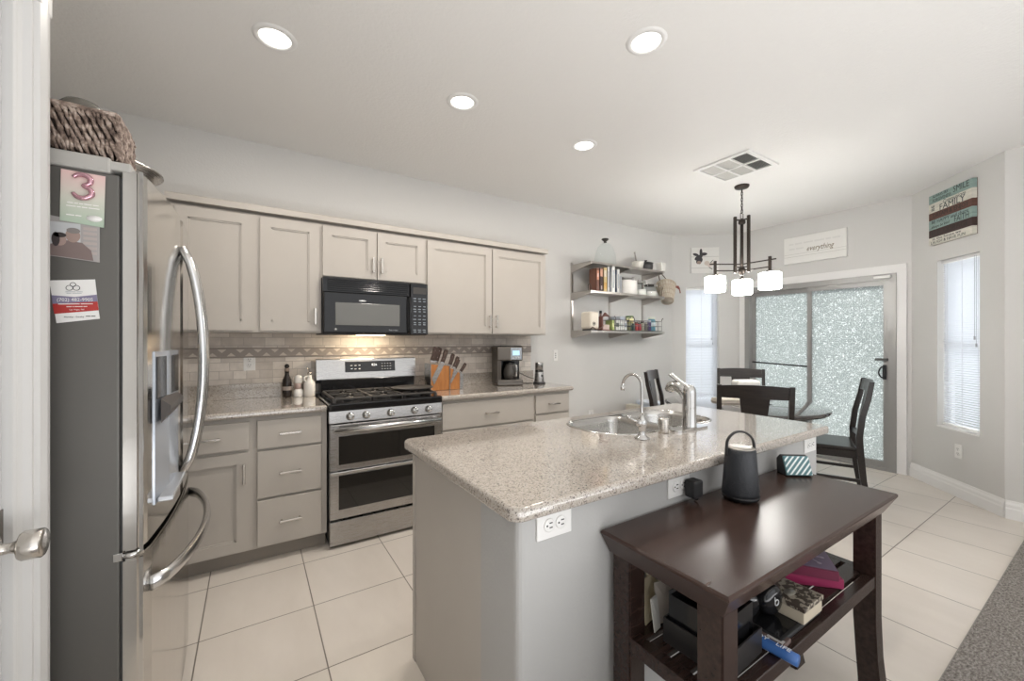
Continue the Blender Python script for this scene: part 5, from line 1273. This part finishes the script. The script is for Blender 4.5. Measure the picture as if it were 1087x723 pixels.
for s_ in (-1, 1):
    mb = MB(); rings = []
    for z, w, y in ((0, .014, .205), (.40, .022, .195)):
        x = s_ * (W2 - .005); rings.append([mb.bm.verts.new(p) for p in ((x - w, y - w, z), (x + w, y - w, z), (x + w, y + w, z), (x - w, y + w, z))])
    for k in range(4): mb.bm.faces.new((rings[0][k], rings[1][k], rings[1][(k + 1) % 4], rings[0][(k + 1) % 4]))
    mb.bm.faces.new(rings[0]); mb.bm.faces.new(rings[-1][::-1]); bmesh.ops.recalc_face_normals(mb.bm, faces=mb.bm.faces[:])
    build('front_leg', mb, M['chairwood'], ch)
build('seat', MB().box(-W2 - .012, W2 + .012, -.195, .235, .445, .472, .010, 3), M['chairwood'], ch)
build('seat_rail', MB().box(-W2, W2, .185, .205, .385, .445).box(-W2 - .008, -W2 + .012, -.19, .19, .385, .445).box(W2 - .012, W2 + .008, -.19, .19, .385, .445).box(-W2, W2, -.205, -.19, .385, .445), M['chairwood'], ch)
for s_ in (-1, 1): build('stretcher', bx(s_ * W2 - .008, s_ * W2 + .008, -.22, .195, .20, .225), M['chairwood'], ch)
def curved_rail(z0, z1, y_at, sag, w=W2 - .014, th=.011):
    mb = MB(); n = 10; rings = []
    for i in range(n + 1):
        t = -1 + 2 * i / n; x = w * t; up = .010 * (1 - t * t)
        ya = y_at(z0) - sag * (1 - t * t); yb = y_at(z1) - sag * (1 - t * t)
        rings.append([mb.bm.verts.new(p) for p in ((x, ya - th, z0), (x, ya + th, z0), (x, yb + th, z1 + up), (x, yb - th, z1 + up))])
    for a, b in zip(rings, rings[1:]):
        for k in range(4): mb.bm.faces.new((a[k], b[k], b[(k + 1) % 4], a[(k + 1) % 4]))
    mb.bm.faces.new(rings[0]); mb.bm.faces.new(rings[-1][::-1]); bmesh.ops.recalc_face_normals(mb.bm, faces=mb.bm.faces[:]); return mb
def yp(z): return -.210 - .075 * max(0, (z - .56) / .44) ** 1.15
build('top_rail', curved_rail(.905, .995, yp, .018), M['chairwood'], ch)
build('lower_rail', curved_rail(.53, .565, yp, .018), M['chairwood'], ch)
mb = MB(); rings = []
for i in range(9):
    z = .56 + (.91 - .56) * i / 8; w = .062 + .032 * (i / 8); y = yp(z) - .018
    rings.append([mb.bm.verts.new(p) for p in ((-w, y - .007, z), (w, y - .007, z), (w, y + .007, z), (-w, y + .007, z))])
for a, b in zip(rings, rings[1:]):
    for k in range(4): mb.bm.faces.new((a[k], b[k], b[(k + 1) % 4], a[(k + 1) % 4]))
mb.bm.faces.new(rings[0]); mb.bm.faces.new(rings[-1][::-1]); bmesh.ops.recalc_face_normals(mb.bm, faces=mb.bm.faces[:])
build('splat', mb, M['chairwood'], ch)
def face(px, py_, tx, ty): return math.atan2(ty - py_, tx - px) - PI / 2
chairs = [(3.265, 1.655, (3.77, 1.97), 'dark wood dining chair with its back to the island, nearest the sink'), (4.51, 2.385, (3.82, 2.0), 'dark wood dining chair on the far side of the table before the sliding door'),
          (4.175, 1.50, (3.785, 2.43), 'dark wood dining chair seen from the side at the right of the table'), (3.74, 2.61, (4.16, 1.70), 'dark wood dining chair at the left of the table by the back wall')]
for i, (x, y, t, lab) in enumerate(chairs):
    a = face(x, y, *t)
    o = ch if i == 0 else dup(ch, (x, y, 0), a, lab)
    o.location = (x, y, 0); o.rotation_euler = (0, 0, a); o['label'] = lab
cl = thing('folded_towel', 'folded white towel lying on the dining table', 'towel', (4.10, 2.13, .7525), math.radians(-30), None, True)
build('fold', MB().box(-.115, .115, -.08, .08, -.0, .06, .022, 4).box(-.11, .112, -.078, .078, .0605, .118, .022, 4), C(.72, .70, .66, .9), cl); build('top_fold', MB().box(-.11, .12, -.075, .07, .1185, .185, .028, 4), C(.76, .74, .70, .9), cl)
nk = thing('placemat_stack', 'low stack of beige placemats on the left of the dining table', 'placemats', (3.77, 2.085, .7525), math.radians(-25), None, True)
for k in range(3): build('placemat', MB().box(-.15 + .004 * k, .15 - .003 * k, -.09, .09, k * .0105, k * .0105 + .010, .004), C(.55, .50, .43, .8), nk)
sc = tag(build('small_dish', MB().lathe([(.04, 0), (.045, .004), (.085, .018), (.087, .022), (.07, .014), (.0005, .008)], (4.02, 1.93, .7525), 28), C(.35, .36, .38, .3)), 'small round grey dish on the right of the dining table', 'dish')
# storage boxes by the back wall
g = thing('storage_bin', 'pale blue-white storage bin on the floor by the back wall', 'bin', (4.12, 3.28, 0)); 
build('bin', MB().box(4.02, 4.21, 3.18, 3.40, 0, .55, .012), C(.62, .68, .78), g); build('lid', MB().box(4.01, 4.22, 3.17, 3.41, .551, .585, .008), C(.72, .77, .84), g)
g = thing('tall_box', 'narrow beige box standing left of the pale storage bin', 'box', (3.87, 3.31, 0))
build('carton', MB().box(3.82, 3.93, 3.24, 3.40, 0, .555, .004), C(.62, .58, .50), g); build('tape', bx(3.865, 3.885, 3.2385, 3.24, .1, .55), C(.5, .45, .36), g)
# chandelier
CC = (3.785, 1.995)
cd = thing('chandelier', 'dark bronze chandelier with three white glass shades over the dining table', 'chandelier', (*CC, CEIL), 0, None, True)
build('canopy', MB().lathe([(.030, -.030), (.055, -.022), (.062, -.008), (.062, -.0005)], (0, 0, 0), 28), M['bronze'], cd)
mb = MB()
for i in range(8):
    z = -.045 - i * .027; a = PI / 2 * (i % 2)
    mb.tube([(.009 * math.cos(t * PI / 6) * math.cos(a), .009 * math.cos(t * PI / 6) * math.sin(a), z + .019 * math.sin(t * PI / 6)) for t in range(12)], .0026, 6, cyclic=True)
mb.tube([(.0, 0, -.03), (.004, .004, -.15), (0, 0, -.25)], .002, 6)
build('chain', mb, M['bronze'], cd)
build('loop', MB().tube([(-.022, 0, -.255), (.022, 0, -.255), (.022, 0, -.315), (-.022, 0, -.315)], .0035, 6, cyclic=True), M['bronze'], cd)
mb = MB()
vd = math.radians(32.7)
for k in range(3):
    a = -vd + math.radians(-60 + 120 * k) + PI * 0
    mb.box(-.011, .011, -.011, .011, -.80, -.285, .001, mtx=Matrix.Translation((.062 * math.cos(a), .062 * math.sin(a), 0)) @ Matrix.Rotation(a, 4, 'Z'))
    for z in (-.315, -.75): mb.box(0, .062, -.006, .006, z - .006, z + .006, mtx=Matrix.Rotation(a, 4, 'Z'))
mb.cyl((0, 0, -.80), (0, 0, -.31), .014, None, 12)
mb.lathe([(.02, -.355), (.03, -.345), (.03, -.325), (.02, -.315)], (0, 0, 0), 16)
mb.lathe([(.012, -.82), (.03, -.80), (.034, -.77), (.02, -.755)], (0, 0, 0), 16)
build('stem', mb, M['bronze'], cd)
for k in range(3):
    a = -vd + math.radians(-60 + 120 * k)
    R_ = Matrix.Rotation(a, 4, 'Z'); rr = .245
    arm = build('arm', MB().box(.0, rr + .05, -.005, .005, -.725, -.715, mtx=R_).box(.0, rr, -.005, .005, -.785, -.775, mtx=R_).box(rr - .010, rr + .010, -.010, .010, -.815, -.690, .001, mtx=R_), M['bronze'], cd)
    c = R_ @ Vector((rr, 0, 0))
    build('socket_cap', MB().lathe([(.045, -.832), (.040, -.822), (.022, -.812)], c, 24), M['bronze'], arm)
    build('glass_shade', MB().lathe([(.0005, -.833), (.078, -.834), (.086, -.842), (.088, -.90), (.086, -.968), (.080, -.973), (.0005, -.973)], c, 32, close=False), M['shade'], arm)
    L = bpy.data.lights.new('shade_lamp', 'POINT'); L.energy = CHAND_W; L.color = (1, .98, .96); L.shadow_soft_size = .03
    o = bpy.data.objects.new('shade_lamp', L); COL.objects.link(o); o.location = Vector((*CC, CEIL)) + c + Vector((0, 0, -.93))
# ================================================================== WALL ART
# everything sign on the door wall (faces -x): local x runs toward -y
ev = thing('wall_sign', 'white plank-look sign reading everything above the sliding door', 'sign', (5.415, 2.04, 2.255))
EY0, EY1, EZ0, EZ1 = 1.735, 2.345, 2.235, 2.545
build('canvas', bx(5.398, 5.4295, EY0, EY1, EZ0, EZ1, .002), C(.78, .77, .74, .6), ev)
build('plank_lines', MB().box(5.3972, 5.3985, EY0 + .003, EY1 - .003, 2.312, 2.3155).box(5.3972, 5.3985, EY0 + .003, EY1 - .003, 2.342, 2.345), C(.50, .49, .46), ev)
fm = lambda y, z: frame_mtx((5.3972, y, z), (0, -1, 0))
build('script_lettering', MB().text('everything', .085, fm(1.975, 2.385), .0008, C(.20, .16, .10), .35, width=.26), None, ev)
build('faint_lettering', bars(bars(MB(), fm(2.04, 2.462), .50, .018, C(.70, .69, .665), [2, 3, 4, 4, 2, 3]), fm(2.215, 2.405), .15, .018, C(.70, .69, .665), [3, 4]), None, ev)
# floral art on the left angled wall
def panel_m(mtx, s, z, off): # local frame on an angled wall: x along wall, y up, z toward the room
    p = mtx @ Vector((s, -off, z)); d = mtx.to_3x3() @ Vector((1, 0, 0)); return frame_mtx(p, d)
pa = thing('wall_art', 'small white plank art with dark bow and cotton stem left of the chandelier', 'wall art', MX_L @ Vector((.42, -.012, 2.225)), 0)
s0, s1, z0, z1 = .235, .595, 2.225, 2.565
A0 = panel_m(MX_L, 0, 0, 0)
build('canvas', bx(s0, s1, z0, z1, 0.0006, .022, .001, mtx=A0), C(.76, .75, .72, .6), pa)
build('plank_lines', MB().box(s0 + .004, s1 - .004, 2.29, 2.294, .0218, .0226, mtx=A0).box(s0 + .004, s1 - .004, 2.44, 2.444, .0218, .0226, mtx=A0).box(s0, s0 + .006, z0, z1, .0218, .0228, mtx=A0), C(.42, .41, .39), pa)
mb = MB()
def ell(mb, s, z, rx, rz, m, rot=0, d=.022):
    k = 16; pts = []
    for i in range(k):
        a = 2 * PI * i / k; x = rx * math.cos(a); y = rz * math.sin(a)
        pts.append((s + x * math.cos(rot) - y * math.sin(rot), z + x * math.sin(rot) + y * math.cos(rot)))
    nb = MB().prism(pts, 'z', d, d + .0014, m)
    i0_ = mb.mi(m)
    for v_ in nb.bm.verts: v_.co = A0 @ v_.co
    for f_ in nb.bm.faces: f_.material_index = i0_
    me = bpy.data.meshes.new('tmp'); nb.bm.to_mesh(me); mb.bm.from_mesh(me); bpy.data.meshes.remove(me)
dk = C(.05, .045, .05); 
for (s, z, rx, rz, ro) in ((.335, 2.43, .055, .03, .5), (.395, 2.475, .05, .022, .1), (.30, 2.47, .04, .018, -.3), (.345, 2.39, .05, .035, .9), (.365, 2.50, .018, .05, 0)): ell(mb, s, z, rx, rz, dk, ro)
build('bow_print', mb, None, pa)
for (s, z, rx, rz, c) in ((.34, 2.365, .028, .022, (.32, .24, .20)), (.44, 2.355, .034, .03, (.62, .54, .48)), (.475, 2.33, .03, .026, (.66, .56, .52)), (.51, 2.345, .026, .02, (.60, .50, .44))):
    mb = MB(); ell(mb, s, z, rx, rz, C(*c), 0, .0232); build('cotton_boll', mb, None, pa)
mb = MB()
for (s, z, ro) in ((.50, 2.375, .8), (.54, 2.34, 0), (.49, 2.285, -.6)): ell(mb, s, z, .03, .005, C(.10, .09, .09), ro, .0244)
build('stem_print', mb, None, pa)
# family word sign on the right angled wall
fs_ = thing('wall_sign', 'square wooden sign of teal, white and brown planks reading FAMILY', 'sign', MX_R @ Vector((.50, -.02, 2.19)), 0)
s0, s1, z0, z1 = .278, .728, 2.185, 2.635; A1 = panel_m(MX_R, 0, 0, 0); DP = .038
build('backing', bx(s0, s1, z0, z1, .001, .004, mtx=A1), C(.14, .09, .07), fs_)
teal = (.26, .36, .33); wh = (.66, .64, .56); br = (.12, .055, .04); db = (.055, .032, .028)
rows = [(teal, 1.15), (wh, 1.25), (br, 1.0), (teal, 1.3), (db, 1.05), (wh, 1.0)]
tot = sum(h for _, h in rows); z = z1; centers = []
for c, h in rows:
    hh = (z1 - z0) * h / tot
    pc = build('plank', bx(s0, s1, z - hh + .001, z - .001,   .0041, DP, .001, mtx=A1), woodm('painted_plank', tuple(x * .82 for x in c), tuple(min(1, x * 1.12) for x in c), .6, (3, 3, 30)), fs_)
    centers.append((z - hh / 2, hh)); z -= hh
ink = C(.035, .05, .05); 
def tx(t, s, z, size, w, m=ink, sh=0, rot=0): 
    return (t, size, A1 @ Matrix.Translation((s, z, DP + .0004)) @ Matrix.Rotation(rot, 4, 'Z'), .0005, m, sh, w)
mb = MB(); W_ = s1 - s0; mid = (s0 + s1) / 2
def c_(i, f=0): return centers[i][0] + f * centers[i][1]
for a in (tx('SMILE', s1 - .105, c_(0, .10), .075, .155), tx('ALWAYS TRY', s0 + .13, c_(0, .24), .035, .17), tx('FORGIVENESS', s0 + .145, c_(0, -.25), .042, .20),
          tx('Communicate', mid + .05, c_(1, .27), .045, .23, ink, .3), tx('FAMILY', mid + .03, c_(1, -.22), .075, .26), tx('BE', s0 + .05, c_(1, .0), .05, .05, ink, 0, PI / 2),
          tx('DREAM & ENJOY', mid + .01, c_(2, 0), .055, .37, C(.03, .02, .018)),
          tx('BE HAPPY and share', mid, c_(3, .24), .042, .38), tx('FAITH', s1 - .10, c_(3, -.18), .07, .14), tx('always be kind', s0 + .13, c_(3, -.24), .035, .20, ink, .3),
          tx('ENCOURAGE', mid, c_(4, 0), .062, .38, C(.025, .018, .016)),
          tx('in this house we', mid - .03, c_(5, .24), .032, .30), tx('LAUGH & HAVE FUN', mid - .02, c_(5, -.22), .036, .36)):
    build('lettering', MB().text(a[0], a[1], a[2], a[3], a[4], a[5], a[6]), None, fs_)
